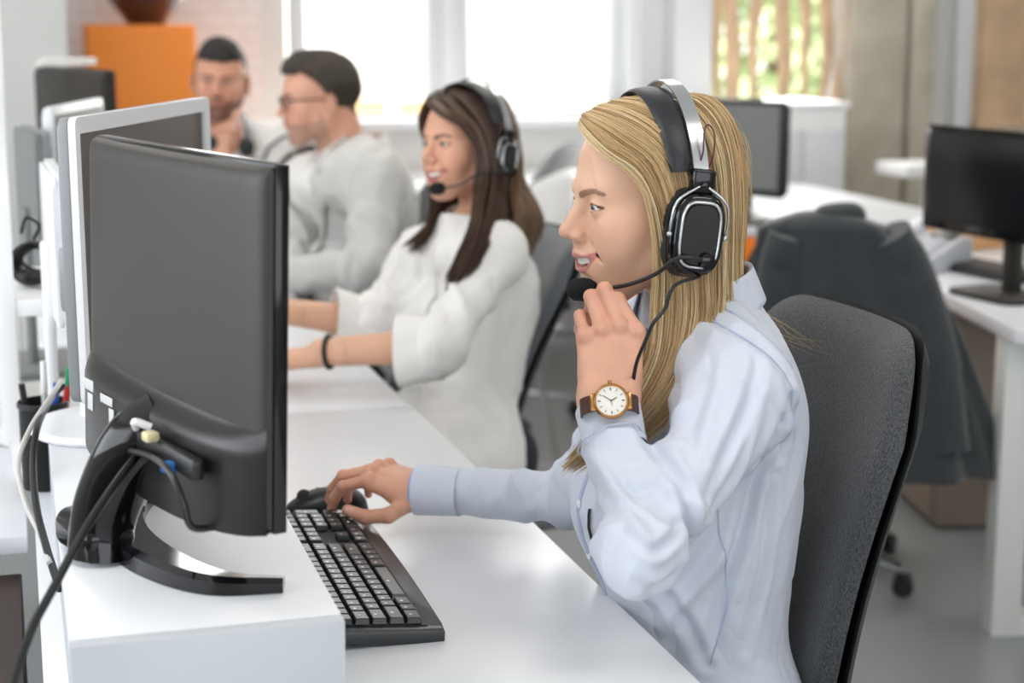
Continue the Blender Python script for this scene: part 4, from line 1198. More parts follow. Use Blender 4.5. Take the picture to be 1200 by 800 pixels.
# local x: away from ledge towards user = keyboard front edge at +x; local y along length (far = numeric pad)
tilt = math.radians(4.5)
Mk = Matrix.Translation((0, 0, .010)) @ Matrix.Rotation(tilt, 4, 'Y')
o = []
for k in range(25):
    s_ = k/24; o.append((KW/2+.004*math.sin(s_*PI)*1.0-.0, -KL/2+s_*KL))
o += [(-KW/2, KL/2), (-KW/2, -KL/2)]
b = MB(); b.prism(o, -.008, .010, M=Mk, bev=.004, seg=3); b.build('case', M_kbd, t, ang=40)
b = MB(); b.box((-.004, 0, .0105), (KW-.026, KL-.022, .001), M=Mk); b.build('key_bed', mat('key_bed', '#0E0F10', .6), t)
U = .0193
rows = [  # (x offset from back, list of (width, gap before))
    [1, .7, 1, 1, 1, 1, .5, 1, 1, 1, 1, .5, 1, 1, 1, 1],
    [1]*13+[2], [1.5]+[1]*12+[1.5], [1.8]+[1]*11+[2.2], [2.3]+[1]*10+[2.7], [1.5, 1, 1.3, 6.0, 1.3, 1, 1, 1.5]]
keysm = []
lbls = MB(); keyn = 0
def key(x, y, wx, wy, hgt=.0075):
    global keyn
    b = MB(); r_ = bmesh.ops.create_cube(b.bm, size=1.0)
    for v in r_['verts']:
        top = v.co.z > 0; s_ = .80 if top else .96
        v.co = Vector((v.co.x*wx*s_, v.co.y*wy*(.86 if top else .96), (hgt if top else 0)))
    bmesh.ops.bevel(b.bm, geom=list(b.bm.edges), offset=.0011, segments=2, affect='EDGES', profile=.5)
    bmesh.ops.transform(b.bm, matrix=Mk @ Matrix.Translation((x, y, .0108)), verts=b.bm.verts)
    b.mi = 1; b.box((x-.002, y-.002, .0108+hgt+.00012), (.0032, .0024 if wy < .03 else .004, .0002), M=Mk)
    me = bpy.data.meshes.new('key'); bmesh.ops.recalc_face_normals(b.bm, faces=b.bm.faces)
    for f in b.bm.faces: f.smooth = False
    b.bm.to_mesh(me); b.bm.free(); me.materials.append(M_key); me.materials.append(M_print)
    return me
me_all = []
y0 = -KL/2+.014
for ri, row in enumerate(rows):
    x = -KW/2+.020+ri*U+(.004 if ri > 0 else 0); y = y0
    tot = sum(row) if ri else 14.7
    for wi in row:
        if ri == 0 and wi in (.7, .5): y += wi*U; continue
        wd = wi*U*(15.0/tot)*.985 if ri else U
        me_all.append(key(x, y+wd/2, U*(.95 if ri else .7), wd)); y += wd
yn = y0+15*U+.006
for ri in (1, 2): 
    for k in range(3): me_all.append(key(-KW/2+.024+ri*U, yn+(k+.5)*U, U*.95, U))
for k in range(3): me_all.append(key(-KW/2+.020, yn+(k+.5)*U, U*.7, U))
me_all.append(key(-KW/2+.024+4*U, yn+1.5*U, U*.95, U))
for k in range(3): me_all.append(key(-KW/2+.024+5*U, yn+(k+.5)*U, U*.95, U))
yp = yn+3*U+.006
for ri in range(1, 6):
    for k in range(4):
        if k == 3 and ri in (3, 5): continue
        if ri == 5 and k == 1: continue
        xx = -KW/2+.024+ri*U; yy = yp+(k+.5)*U; wx, wy = U*.95, U
        if k == 3 and ri in (2, 4): xx += U*.5; wx = 1.95*U
        if ri == 5 and k == 0: yy += U*.5; wy = 2*U
        me_all.append(key(xx, yy, wx, wy))
for me in me_all: link_mesh('key', me, None, t)
b = MB(); b.box((-.055, KL/2-.06, .0112), (.004, .02, .0012), M=Mk); b.build('indicator_strip', M_dark, t)
for sy in (-1, 1): MB().box((-KW/2+.02, sy*.19, .003), (.012, .03, .006), bev=.001).build('foot', M_dark, t)

# ---------- mouse
mp = onz(377, 592, .755)
t = thing('computer_mouse', 'black computer mouse under the woman\'s right hand', 'mouse', (float(mp[0])+.008, float(mp[1])+.012, .74), math.radians(172))
def ms(u, v):
    a = 2*PI*u; r = v
    x = .058*math.copysign(abs(math.cos(a))**.85, math.cos(a))*r*(1.0); y = .031*math.copysign(abs(math.sin(a))**.85, math.sin(a))*r*(1-.10*math.cos(a))
    e = max(0, 1-r**2.6)**.5
    return (x, y, .006+.031*e*(1-.28*(x/.058)-.25*(x/.058)**2))
b = MB(); b.grid(ms, 48, 20, closed_u=True); b.build('shell', M_dark, t, ang=60)
b = MB(); b.grid(lambda u, v: (ms(u, 1)[0]*(1-.0*v), ms(u, 1)[1], .006-.005*v), 48, 3, closed_u=True); b.grid(lambda u, v: (ms(u, 1)[0]*v, ms(u, 1)[1]*v, .001), 48, 3, closed_u=True); b.build('base', M_darkm, t)
b = MB(); b.lathe([(0, -.003), (.009, -.003), (.010, 0), (.009, .003), (0, .003)], Matrix.Translation((.030, 0, .0255)) @ Matrix.Rotation(PI/2, 4, 'X'), 18); b.build('scroll_wheel', mat('rubber_grey', '#3A3C3E', .7), t)
MB().box((.0, .0, .0372), (.03, .002, .0006)).build('button_seam', M_gloss, t)

# ---------- pen cup
t = thing('pen_cup', 'black mesh pen cup with pens at the left behind the ledge', 'pen cup', (.020, 2.492, .74))
b = MB(); b.lathe([(0, .001), (.034, .001), (.034, .125), (.0325, .125), (.0325, .003), (0, .003)], n=28); b.build('cup', mat('black_mesh_metal', '#1C1D1E', .35, metal=.5, bump=.8, bscale=900), t)
MB().lathe([(.0345, .118), (.0365, .120), (.0365, .126), (.0345, .128)], n=28).build('rim', M_dark, t)
PC = t
for i, (col, dx, dy, l, nm) in enumerate((('#1E4FA8', .010, -.012, .150, 'blue'), ('#C92C26', .018, .0, .140, 'red'), ('#1C8A55', .020, .010, .165, 'green'), ('#D9D9D6', .002, .014, .175, 'white'), ('#1A1A1A', -.014, -.006, .150, 'black'))):
    p = Vector((.020+dx*.8, 2.492+dy*.8, .746)); top = p+Vector((dx*1.2, dy*.8, l))
    r_ = thing('pen', f'{nm} pen standing in the black mesh pen cup', 'pen', p)
    o = MB().tube([p, p+(top-p)*.75], .0045, 10).build('barrel', mat('pen_'+nm, col, .35), r_, world=True)
    o = MB().tube([p+(top-p)*.74, top], [.0052, .0048], 10).build('cap', mat('pen_cap_'+nm, col if nm != 'white' else '#EDEDED', .3), r_, world=True)

# ---------- coiled cable on the shelf
p = onY(43, 342, 2.86); t = MB(); r_ = random.Random(4)
zs = zt+.001
for k in range(7):
    a0 = r_.uniform(0, 6); R_ = .032+.006*r_.random(); tl = r_.uniform(-.5, .5); pts = []
    for q in range(28):
        a = a0+2*PI*q/28; pts.append((R_*math.cos(a)*.9+.003*k-.01, .012*math.sin(a*2+tl)+.010*(k-3), .042+R_*math.sin(a)*(1-.06*k)+.0))
    t.tube(pts, .0042, 6, closed=True)
t.tube(catmull([(0, .03, .075), (.01, .02, .10), (-.01, .0, .115), (-.02, -.01, .09)], 14), .003, 6)
o = t.build('coiled_cable', M_dark); o.location = (float(p[0]), 2.90, zs-.002); props(o, 'coiled black cable lying on the white shelf', 'cable')

# ---------- cables
def cable(name, label, pts, r, m):
    P = [np.array([float(c) for c in q]) for q in pts]
    b = MB(); b.tube([q-P[0] for q in catmull(P, 60)], r, 8)
    o = b.build(name, m); o.location = Vector(P[0]); return props(o, label, 'cable')
bp_ = Matrix.Rotation(yaw, 3, 'Z')
mon = bpy.data.objects['monitor']
cable('black_cable', 'thick black cable hanging from the black monitor past the lower left edge', [dep(168, 525, 1.70), dep(140, 560, 1.64), dep(100, 620, 1.58), dep(62, 690, 1.53), dep(36, 740, 1.49), dep(12, 812, 1.43), dep(0, 880, 1.38)], .0042, M_dark)
cable('black_cable', 'black cable drooping over the ledge beside the pen cup', [onz(74, 452, .92), onz(60, 466, .91), dep(44, 500, 2.15), dep(39, 540, 2.10), dep(42, 590, 2.02), dep(54, 640, 1.94), dep(70, 690, 1.86)], .0045, M_dark)
cable('white_cable', 'thin pale cable running down beside the pen cup over the ledge', [dep(72, 446, 2.3), dep(56, 470, 2.22), dep(34, 505, 2.15), dep(21, 545, 2.10), dep(30, 590, 2.04), dep(48, 628, 1.98), dep(58, 660, 1.90)], .0035, mat('pale_cable', '#C6C4C0', .5))
cable('white_cable', 'loose white cable curled on the desk behind the pen cup', [onz(36, 418, .748), onz(44, 404, .748), onz(58, 397, .748), onz(72, 400, .748), onz(76, 414, .748)], .003, mat('white_cable', '#DADBD8', .5))

# ---------- right desk: wide monitor, phone, keyboard, small things
a0, a1 = dep(1089, 148, 4.32), dep(1205, 152, 3.99)
ax = nrm([a1[0]-a0[0], a1[1]-a0[1], 0]); yr = math.degrees(math.atan2(ax[1], ax[0]))
hR = .262; wR = .56
cR = a0+ax*wR/2; cR[2] = (a0[2]+a1[2])/2-hR/2
flat_monitor('wide black monitor standing on the right-hand desk', cR, yr, wR, hR, M_gloss, M_back, M_screen, .74, th=.03)
kb = thing('keyboard', 'black keyboard on the right-hand desk under the wide monitor', 'keyboard', [float(v) for v in onz(1150, 318, .742)], math.radians(yr))
MB().box((0, 0, .009), (.44, .15, .016), bev=.004).build('case', M_kbd, kb)
for rr_ in range(5):
    for k in range(14): MB().box((-.195+.03*k, -.05+.025*rr_, .0195), (.025, .02, .006), bev=.0015).build('key', M_key, kb)
# desk telephone
p = onz(1078, 314, .74)
t = thing('desk_phone', 'grey-white desk telephone on the right-hand desk', 'telephone', (float(p[0]), float(p[1]), .74), math.radians(yr+10))
M_ph = mat('phone_grey', '#C9CCD2', .4); M_ph2 = mat('phone_light', '#DEE0E4', .35)
Mp = Matrix(((0, 0, 1, 0), (1, 0, 0, 0), (0, 1, 0, 0), (0, 0, 0, 1)))
MB().prism([(-.10, .001), (.10, .001), (.10, .085), (.06, .088), (-.10, .022)], -.095, .095, M=Mp, bev=.006).build('body', M_ph, t)
hb = MB(); hb.tube(catmull([(-.065, -.09, .042), (-.065, -.05, .066), (-.065, .03, .098), (-.065, .085, .112)], 12), [.016]*3+[.012]*6+[.016]*3, 12, sx=1.5); hb.build('handset', M_ph2, t, ang=60)
for r_ in range(4):
    for c_i in range(3):
        y = -.065+.026*r_; MB().box((.01+.026*c_i, y, .030+.41*(y+.10)+.004), (.018, .016, .008), rot=Matrix.Rotation(math.radians(22), 3, 'X'), bev=.002).build('button', M_ph2, t)
MB().box((.036, .060, .093), (.085, .045, .004), rot=Matrix.Rotation(math.radians(18), 3, 'X'), bev=.001).build('display', M_screen2, t)
# cardboard box, glass and papers behind
p = onz(1142, 290, .74)
p = onY(1133, 286, 4.45)
t = thing('cardboard_box', 'small brown cardboard box on the right-hand desk below the monitor', 'box', (float(p[0]), 4.45, .74), math.radians(20))
cbm = mat('cardboard', '#D9A876', .8)
MB().box((0, 0, .056), (.20, .14, .11), bev=.002).build('body', cbm, t); MB().box((0, -.06, .1135), (.19, .05, .003), bev=.001).build('flap', cbm, t); MB().box((0, .045, .1135), (.19, .05, .003), bev=.001).build('flap', cbm, t)
p = onz(1206, 328, .742)
t = thing('glass_tumbler', 'clear drinking glass on the right-hand desk beside the keyboard', 'glass', (float(p[0]), float(p[1]), .7405))
gm2, n_, b_ = new_mat('clear_glass'); b_.inputs['Transmission Weight'].default_value = 1; b_.inputs['Roughness'].default_value = .02
MB().lathe([(0, 0), (.030, 0), (.036, .10), (.034, .10), (.028, .006), (0, .006)], n=28).build('cup', gm2, t)
o = MB().box((0, 0, .004), (.30, .21, .006), bev=.001).build('paper_sheet', mat('paper_white', '#F2F3F4', .8)); p = onz(1050, 288, .74); o.location = (float(p[0])+.05, float(p[1])-.05, .741); o.rotation_euler = (0, 0, .4); props(o, 'white papers lying on the right-hand desk beside the telephone', 'papers')

# ---------- back monitors behind the blonde woman's head
p = onY(889, 150, 5.35)
flat_monitor('black monitor on the white desk behind the blonde woman, nearer the pillar', (onY(862, 168, 5.2)[0], 5.2, float(onY(880, 172, 5.2)[2])-.0), -62, .40, .31, M_dark, M_back, M_gback, .744)
flat_monitor('dark monitor partly hidden behind the blonde woman\'s hair', (onY(846, 165, 5.7)[0], 5.7, float(onY(850, 165, 5.7)[2])), 15, .36, .30, M_dark, M_back, M_screen2, .744)
# ------------------------------------------------------------------ people
M_skin = mat('skin', '#DDB096', .48, attr='Col', sss=.12, spec=.4)
M_eye = mat('eye', '#FFFFFF', .08, attr='Col', spec=.6)
M_teeth = mat('teeth', '#F3EEE6', .22)
M_hair = mat('hair', '#C9A56E', .36, attr='Col', spec=.45)
M_shirt = cloth_mat('pale_blue_cotton', '#CCD2DE', .66, 6, .009, 17, .0028, st=(1, 1, .6))
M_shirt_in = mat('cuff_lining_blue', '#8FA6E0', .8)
M_seam = mat('shirt_seam', '#B0BCD4', .8)
M_white_shirt = cloth_mat('white_blouse', '#EEECE8', .8, 6, .008, 16, .003)
M_jacket = cloth_mat('light_grey_wool', '#C6C5C1', .85, 5, .007, 14, .002)
M_trouser = mat('dark_trousers', '#2A2D33', .9)

class Pers:
    def __init__(s, x, y, yaw): s.M = np4(rotm('z', yaw), (x, y, 0))
    def w(s, p): return xf(s.M, np.array(p, float))
    @property
    def R(s): return s.M[:3, :3]

def torso(S, P, J, g=0.0, female=True, legs=True, low=True):
    w = P.w; R = P.R; tz = J.get('tz', 0.0); lean = J.get('lean', 0.0)
    def q(x, y, z): return w((x+lean*(z-.6), y, z+tz))
    k = J.get('bulk', 1.0)
    S.ell(q(-.083, 0, .935), ((.088+g)*k, (.138+g)*k, .150+g), 0, 'u', R)
    sL, sR = np.array(J['shL']), np.array(J['shR'])
    mid = (sL+sR)/2
    S.cone(sL*.93+mid*.07, sR*.93+mid*.07, (.050+g)*k, (.050+g)*k, .06)
    nb = q(-.05, 0, 1.085)
    S.cone(nb, sL*.8+mid*.2+np.array([0, 0, .012]), (.046+g)*k, (.040+g)*k, .04); S.cone(nb, sR*.8+mid*.2+np.array([0, 0, .012]), (.046+g)*k, (.040+g)*k, .04)
    if female:
        for y in (-1, 1): S.ell(q(-.008, y*.062, .915), (.048+g, .054+g, .056+g), .035, 'u', R)
    else:
        S.ell(q(-.03, 0, .95), ((.085+g)*k, (.14+g)*k, .10+g), .05, 'u', R)
    hx = J.get('hx', 0.0)
    S.ell(q(-.062+hx*.5, 0, .76), ((.086+g)*k, (.118+g)*k, .150+g), .07, 'u', R)
    if low:
        S.ell(q(-.060+hx, 0, .60), ((.118+g)*k, (.162+g)*k, .110+g), .06, 'u', R)

def arm(S, sh, el, wr, rs, g=0.0, k=.05, elbow=0.0):
    sh, el, wr = map(lambda a: np.array(a, float), (sh, el, wr))
    S.cone(sh, el, rs[0]+g, rs[1]+g, k); S.cone(el, wr, rs[1]+g, rs[2]+g, k*.5)
    if elbow: S.ell(el, rs[1]+g+elbow, .03)

def legs(S, P, g=0.0, k=1.0):
    for y in (-1, 1):
        hip, kn, an = P.w((-.03, y*.09, .555)), P.w((.40, y*.11, .535)), P.w((.37, y*.11, .09))
        S.cone(hip, kn, (.078+g)*k, (.056+g)*k, .05); S.cone(kn, an, (.054+g)*k, (.036+g)*k, .03)

def feet(P, root, m, kind='shoe'):
    for y in (-1, 1):
        S = SDF(P.w((.40, y*.11, .0))-.22, P.w((.40, y*.11, .0))+.22, .006)
        S.cone(P.w((.36, y*.11, .055)), P.w((.37, y*.11, .10)), .038, .040, .02); S.cone(P.w((.34, y*.11, .036)), P.w((.50, y*.12, .030)), .034, .030, .02)
        S.ell(P.w((.52, y*.12, .028)), (.050, .040, .028), .02, 'u', P.R)
        S.box(P.w((.42, y*.115, -.05)), (.2, .2, .05), 0, 0, 's', P.R)
        V, F = S.mesh(); me = mesh_np(kind, V, F, None, [m]); link_mesh(kind, me, None, root, True)

def bodybox(pts, pad):
    A = np.array([np.array(p, float) for p in pts]); return A.min(0)-pad, A.max(0)+pad

def snip(V, F, planes):
    """planes: (point, outward normal, centre, radius): cloth past the plane is cut away within radius of the centre"""
    bad = np.zeros(len(V), bool)
    for (p, n, c, r, tol) in planes:
        n = nrm(n); s_ = (V-np.array(p))@n; near = np.linalg.norm(V-np.array(c), axis=1) < r
        a = near & (s_ > 0) & (s_ <= tol); V[a] = V[a]-np.outer(s_[a], n)
        bad |= near & (s_ > tol)
    keep = ~bad[F].any(1); F = F[keep]
    used = np.unique(F); mp = -np.ones(len(V), int); mp[used] = np.arange(len(used))
    return V[used], mp[F]

def bm_local(mb, name, m, root, H, ang=45, **k):
    bmesh.ops.transform(mb.bm, matrix=Matrix([[float(v) for v in r] for r in H]), verts=mb.bm.verts)
    return mb.build(name, m, root, world=True, ang=ang, **k)

def band_cuff(c, axis, ra, rb, length, thick, flare=0.0, side=None, n=40, wob=0.0):
    """open tube of cloth around an axis; returns MB in world coordinates"""
    ax = nrm(axis); s_ = nrm(np.cross(ax, side if side is not None else [0, .3, 1])); u_ = np.cross(ax, s_)
    b = MB()
    def f(inner):
        def g(u, v):
            a = 2*PI*u; rr = 1+flare*v+wob*math.sin(3*a+1)*v
            return np.array(c)+ax*length*(v-.5)+s_*math.cos(a)*(ra-inner)*rr+u_*math.sin(a)*(rb-inner)*rr
        return g
    b.grid(f(0), n, 6, closed_u=True); b.grid(f(thick), n, 6, closed_u=True)
    b.grid(lambda u, v: f(thick*v)(u, 1), n, 3, closed_u=True)
    return b

def finish_person(root_name, label, parts, base, group=None):
    V, F, C = join_np(parts); base = np.array(base, float)
    me = mesh_np('person', V-base, F, C, [M_skin])
    o = bpy.data.objects.new(root_name, me); COL.objects.link(o); o.location = Vector(base)
    return props(o, label, 'person', group)

def headset(label, H, side_y=.086,  boom=None, cup_r=(.034, .047), big=True, parent_name='headset', near=1, foam=.014):
    t = thing(parent_name, label, 'headset', xf(H, (0, 0, .14)))
    G = lambda mb, nm, m, **k: bm_local(mb, nm, m, t, H, **k)
    A = lambda a, ry, rz, z0, x: np.array([x, ry*math.sin(a), z0+rz*math.cos(a)])
    th = np.linspace(-1.50, 1.50, 48)
    # silver spring band and padded black band under it
    def arc(rx, rz, z0, x): return [A(a, rx, rz, z0, x) for a in th]
    prof = lambda w_, h_: [(w_*cx, h_*cy) for cx, cy in ((-1, -1), (1, -1), (1, 1), (-1, 1))]
    b = MB(); b.sweep(arc(side_y+.002, .1145+.1*(side_y-.1), .034, -.014), [(-.0085, -.0009), (.0085, -.0009), (.0085, .0009), (-.0085, .0009)], (1, 0, 0)); G(b, 'spring_band', M_hsilver, ang=30)
    th2 = np.linspace(-1.38, 1.38, 40)
    def pw(u): 
        w_ = .010+.010*math.sin(PI*u)**.6; return [(w_*math.cos(a), .0045*math.sin(a)) for a in np.linspace(0, 2*PI, 13)[:-1]]
    b = MB(); b.sweep([np.array([.008, (side_y-.003)*math.sin(a), .036+(.1025+.1*(side_y-.1))*math.cos(a)]) for a in th2], pw, (1, 0, 0)); G(b, 'head_pad', M_hleather, ang=60)
    for s in (1, -1):
        y = s*side_y; Mc = np4(rotm('y', -9), (0, 0, 0))
        def P(x, z, yy): 
            v = rotm('y', -9)@np.array([x, 0, z]); return np.array([v[0]-.004, yy, v[2]-.012])
        def ring(ra, rb, yy, e=3.0, n=40):
            o = []
            for k in range(n):
                a = 2*PI*k/n; c, s_ = math.cos(a), math.sin(a)
                o.append(P(ra*math.copysign(abs(c)**(2/e), c), rb*math.copysign(abs(s_)**(2/e), s_), yy))
            return o
        ra, rb = cup_r
        def loft(rings, nm, m, cap0=False, cap1=True, ang=50):
            b = MB(); R_ = [[b.bm.verts.new(Vector(p)) for p in r] for r in rings]; n = len(R_[0])
            for X, Y in zip(R_, R_[1:]):
                for k in range(n): b.bm.faces.new((X[k], X[(k+1) % n], Y[(k+1) % n], Y[k]))
            if cap1: b.bm.faces.new(R_[-1])
            if cap0: b.bm.faces.new(R_[0])
            return G(b, nm, m, ang=ang)
        loft([ring(ra*.80, rb*.80, y-s*.016), ring(ra*.98, rb*.98, y-s*.015), ring(ra*1.04, rb*1.04, y-s*.008), ring(ra*1.0, rb*1.0, y-s*.001), ring(ra*.85, rb*.85, y)], 'ear_cushion', M_hleather, True)
        cup = loft([ring(ra*.93, rb*.93, y-s*.001), ring(ra*.97, rb*.97, y+s*.006), ring(ra*.92, rb*.93, y+s*.012), ring(ra*.78, rb*.83, y+s*.017), ring(ra*.74, rb*.79, y+s*.017)], 'ear_cup', M_gloss, True)
        b = MB(); b.tube(ring(ra*.68, rb*.74, y+s*.0178, 3.6), .0018, 8, closed=True); G(b, 'cup_ring', M_hsilver, ang=60)
        loft([ring(ra*.64, rb*.70, y+s*.0165), ring(ra*.62, rb*.68, y+s*.0185)], 'cup_plate', M_hplate, ang=20)
        # yoke wire and slider block
        yk = [P(-ra*.98, -.002, y+s*.010), P(-ra*1.0, .012, y+s*.012), P(-ra*.88, .034, y+s*.013), P(-ra*.30, rb*1.02, y+s*.012), P(0, rb*1.10, y+s*.010), P(ra*.30, rb*1.02, y+s*.012), P(ra*.88, .034, y+s*.013), P(ra*1.0, .012, y+s*.012), P(ra*.98, -.002, y+s*.010)]
        b = MB(); b.tube(catmull(yk, 40), .0016, 8); b.ball(yk[0], .0034, n=10); b.ball(yk[-1], .0034, n=10); G(b, 'yoke', M_hsilver, ang=60)
        c = P(0, rb*1.20, y+s*.004)
        b = MB(); b.box(c, (.027, .016, .027), rot=Matrix(rotm('y', -9).tolist()), bev=.004, seg=3); 
        b.lathe([(0, 0), (.0045, 0), (.0045, .003), (.003, .0035), (0, .0035)], Matrix.Translation(Vector(c)+Vector((0, s*.008, -.004))) @ Matrix.Rotation(-s*PI/2, 4, 'X'), 16); G(b, 'slider', M_gloss, ang=40)
    if big:   # thin wire loop along the band
        b = MB(); b.tube(catmull([(-.012, .094, .056), (-.016, .101, .075), (-.018, .100, .095), (-.024, .096, .104), (-.031, .097, .095), (-.028, .101, .072), (-.022, .096, .052)], 30), .0010, 6); G(b, 'wire_loop', mat('dark_red_wire', '#5A2A2C', .4), ang=60)
    # boom microphone on the near side
    s = near; y = s*side_y
    piv = np.array([-.010, y+s*.020, -.040])
    b = MB(); b.lathe([(0, -.004), (.0085, -.004), (.0095, 0), (.0085, .004), (.004, .006), (0, .006)], Matrix.Translation(Vector(piv)) @ Matrix.Rotation(-s*PI/2, 4, 'X'), 24); G(b, 'boom_pivot', M_gloss, ang=40)
    b = MB(); b.tube(catmull([piv]+boom, 40), [.0032]*6+[.0024]*34, 10); bo = G(b, 'boom', M_dark, ang=60)
    e = np.array(boom[-1]); d = nrm(e-np.array(boom[-2])); Mf = np.eye(4); Mf[:3, :3] = np.array(basis(d)); Mf[:3, 3] = e
    b = MB(); b.lathe([(0, -.018), (.007, -.018), (foam*.86, -.011), (foam, 0), (foam*.92, .012), (foam*.55, .019), (0, .021)], Matrix(Mf.tolist()), 28); G(b, 'mic_foam', M_foam, ang=80)
    return t, piv
M_hsilver = mat('brushed_silver', '#C4C6C8', .22, metal=.9)
M_hleather = mat('soft_black_leatherette', '#202226', .42, bump=.15, bscale=300)
M_hplate = mat('gloss_black_plate', '#101114', .16, coat=.4)
M_foam = mat('foam_black', '#131416', .95, bump=.6, bscale=900)

def guides(gs, n, place):
    return np.stack([catmull([place(*p) for p in g], n) for g in gs])

def hair_from(G, count, centre, pal, seed, thick=.010, clumps=70, wave=0.0, wf=3.0, r=.00055, upto=.6, sheet_in=.006, gather=.6, floor_t=-.55):
    """interpolate strands between guide curves; returns curves, colours"""
    r_ = np.random.default_rng(seed); g, K, _ = G.shape; t = np.linspace(0, 1, K)
    u = r_.uniform(0, g-1, count); cl = r_.integers(0, clumps, count); cu = np.sort(r_.uniform(0, g-1, clumps))
    cl = np.clip(np.searchsorted(cu, u)+r_.integers(-1, 1, count), 0, clumps-1)
    def interp(uu):
        i = np.clip(uu.astype(int), 0, g-2); f = np.clip(uu-i, 0, 1)[:, None, None]; f = f*f*(3-2*f)*.35+f*.65
        return G[i]*(1-f)+G[i+1]*f
    # strands drift to the centre of their clump towards the tips
    pull = (gather*t**1.3)[None, :, None]
    P = interp(u)*(1-pull)+interp(cu[cl])*pull
    out = P-np.array(centre); out[:, :, 2] *= .5; out /= np.linalg.norm(out, axis=2, keepdims=True)+1e-9
    lay = r_.uniform(floor_t, .35, count)+.35*r_.normal(size=clumps)[cl]
    prof = np.minimum(1, t*5+.25)[None, :, None]
    P = P+out*(lay[:, None, None]*thick*prof)
    jit = r_.normal(size=(count, 1, 3))*.0016*(0.4+t[None, :, None])
    ph = r_.uniform(0, 6.28, clumps)[cl]; am = wave*(.6+.8*r_.random(clumps)[cl])
    T = np.gradient(P, axis=1); T /= np.linalg.norm(T, axis=2, keepdims=True)+1e-9
    B = np.cross(T, out)
    P = P+jit+B*(am[:, None]*np.sin(wf*2*PI*t[None, :]+ph[:, None])*t[None, :]**.7)[:, :, None]+out*(am[:, None]*.5*np.cos(wf*2*PI*t[None, :]+ph[:, None])*t[None, :]**.7)[:, :, None]
    ln = r_.uniform(.80, 1.0, count)**.7; fi = (t[None, :]*(K-1)*ln[:, None]); i0 = np.minimum(fi.astype(int), K-2); fr_ = (fi-i0)[:, :, None]; rows = np.arange(count)[:, None]
    P = P[rows, i0]*(1-fr_)+P[rows, i0+1]*fr_
    w = np.clip(.52+.24*r_.normal(size=count)+.13*r_.normal(size=clumps)[cl], 0, 1)
    a, b, c = [np.array(lin(x)) for x in pal]
    Cc = np.where((w < .5)[:, None], a+(b-a)*(w*2)[:, None], b+(c-b)*((w-.5)*2)[:, None])
    return P, Cc

# ================================================= blonde woman in front
PA = Pers(.70, 1.816, 180)
HA = np4(PA.R @ rotm('y', 2.5) @ np.eye(3)*1.0, (.70, 1.816, 1.191))
shL, elL, wrL = PA.w((-.040, .150, 1.005)), dep(751, 647, 1.755), dep(713, 486, 1.845)
shR, elR, wrR = PA.w((-.062, -.150, 1.010)), dep(676, 583, 2.20), dep(503, 574, 2.25)
JA = dict(shL=shL, shR=shR)
hv, hf, hc, _ = head_skin(h=.0014, smile=1.0, eye_open=.0029, skin='#DFB497', lip='#BE7874', brow='#83604A', hair='#B98E58')
parts = [(xf(HA, hv), hf, hc)]
def skinpart(S, skin, ex=0):
    V, F = S.mesh(); return (V, F, np.tile(np.array(lin(skin)), (len(V), 1)))
lo, hi = bodybox([PA.w((-.25, .25, .05)), PA.w((.6, -.28, 1.2)), elL, wrL, elR, wrR], .06)
S = SDF(lo, hi, .0075); torso(S, PA, JA, -.010); arm(S, shL, elL, wrL, (.030, .022, .020)); arm(S, shR, elR, wrR, (.030, .022, .020)); legs(S, PA, -.006)
parts.append(skinpart(S, '#DDB096'))
# left hand raised to the microphone boom: back of the hand to the camera
viewL = nrm(CAM-wrL)
kn = dep(719, 383, 1.868)
fx = nrm(kn-wrL); fz = nrm(viewL-fx*(viewL@fx)+np.array([.10, 0, 0])); fz = nrm(fz-fx*(fz@fx)); fy = np.cross(fz, fx)
fy = fy if fy[0] > 0 else -fy
wl = wrL+fx*.010
poseL = {'i': (-31, 6, 88, 36), 'm': (-23, 8, 94, 38), 'r': (-18, 16, 96, 38), 'p': (-11, 34, 90, 36)}
LH, tipsL, chL, WL = hand_parts(wl, fx, fy, fz, poseL, [(.80, .30, -.62), (.82, -.15, -.58), (.62, -.62, -.40), (.3, .2, -.9)], h=.0013, scale=.97, fore=elL*.25+wrL*.75, fore_r=(.0235, .0235), skin='#DCA98F')
parts.append(LH)
# right hand resting on the mouse
kr = dep(437, 552, 2.265); fxr = nrm(kr-wrR); up = np.array([-.10, -.22, .97]); fzr = nrm(up-fxr*(up@fxr)); fyr = np.cross(fzr, fxr); fyr = fyr if fyr[1] < 0 else -fyr
poseR = {'i': (-1, 34, 34, 16), 'm': (-3, 30, 36, 16), 'r': (-5, 36, 40, 20), 'p': (-8, 42, 40, 22)}
RH, tipsR, chR, WR = hand_parts(wrR-fxr*.004, fxr, fyr, fzr, poseR, [(.60, .78, -.42), (.92, .22, -.30), (.98, -.05, .02), (0, .75, .5)], h=.0013, scale=.93, fore=elR*.22+wrR*.78, fore_r=(.0245, .025), skin='#DCA68A')
parts.append(RH)
WA = finish_person('person', 'smiling blonde woman in a pale blue shirt and large headset, hand at the microphone', parts, (.76, 1.816, 0))
eyeball(WA, HA, iris='#7D8C8A', gaze=(1, .05, -.12), mats={'eye': M_eye})
teeth(WA, HA, M_teeth)
# --- shirt
S = SDF(lo-.02, hi+.02, .0031)
torso(S, PA, JA, .004)
arm(S, shL, elL, elL+(wrL-elL)*.93, (.048, .037, .0315), k=.05, elbow=.001)
arm(S, shR, elR, elR+(wrR-elR)*.94, (.045, .038, .030), k=.05)
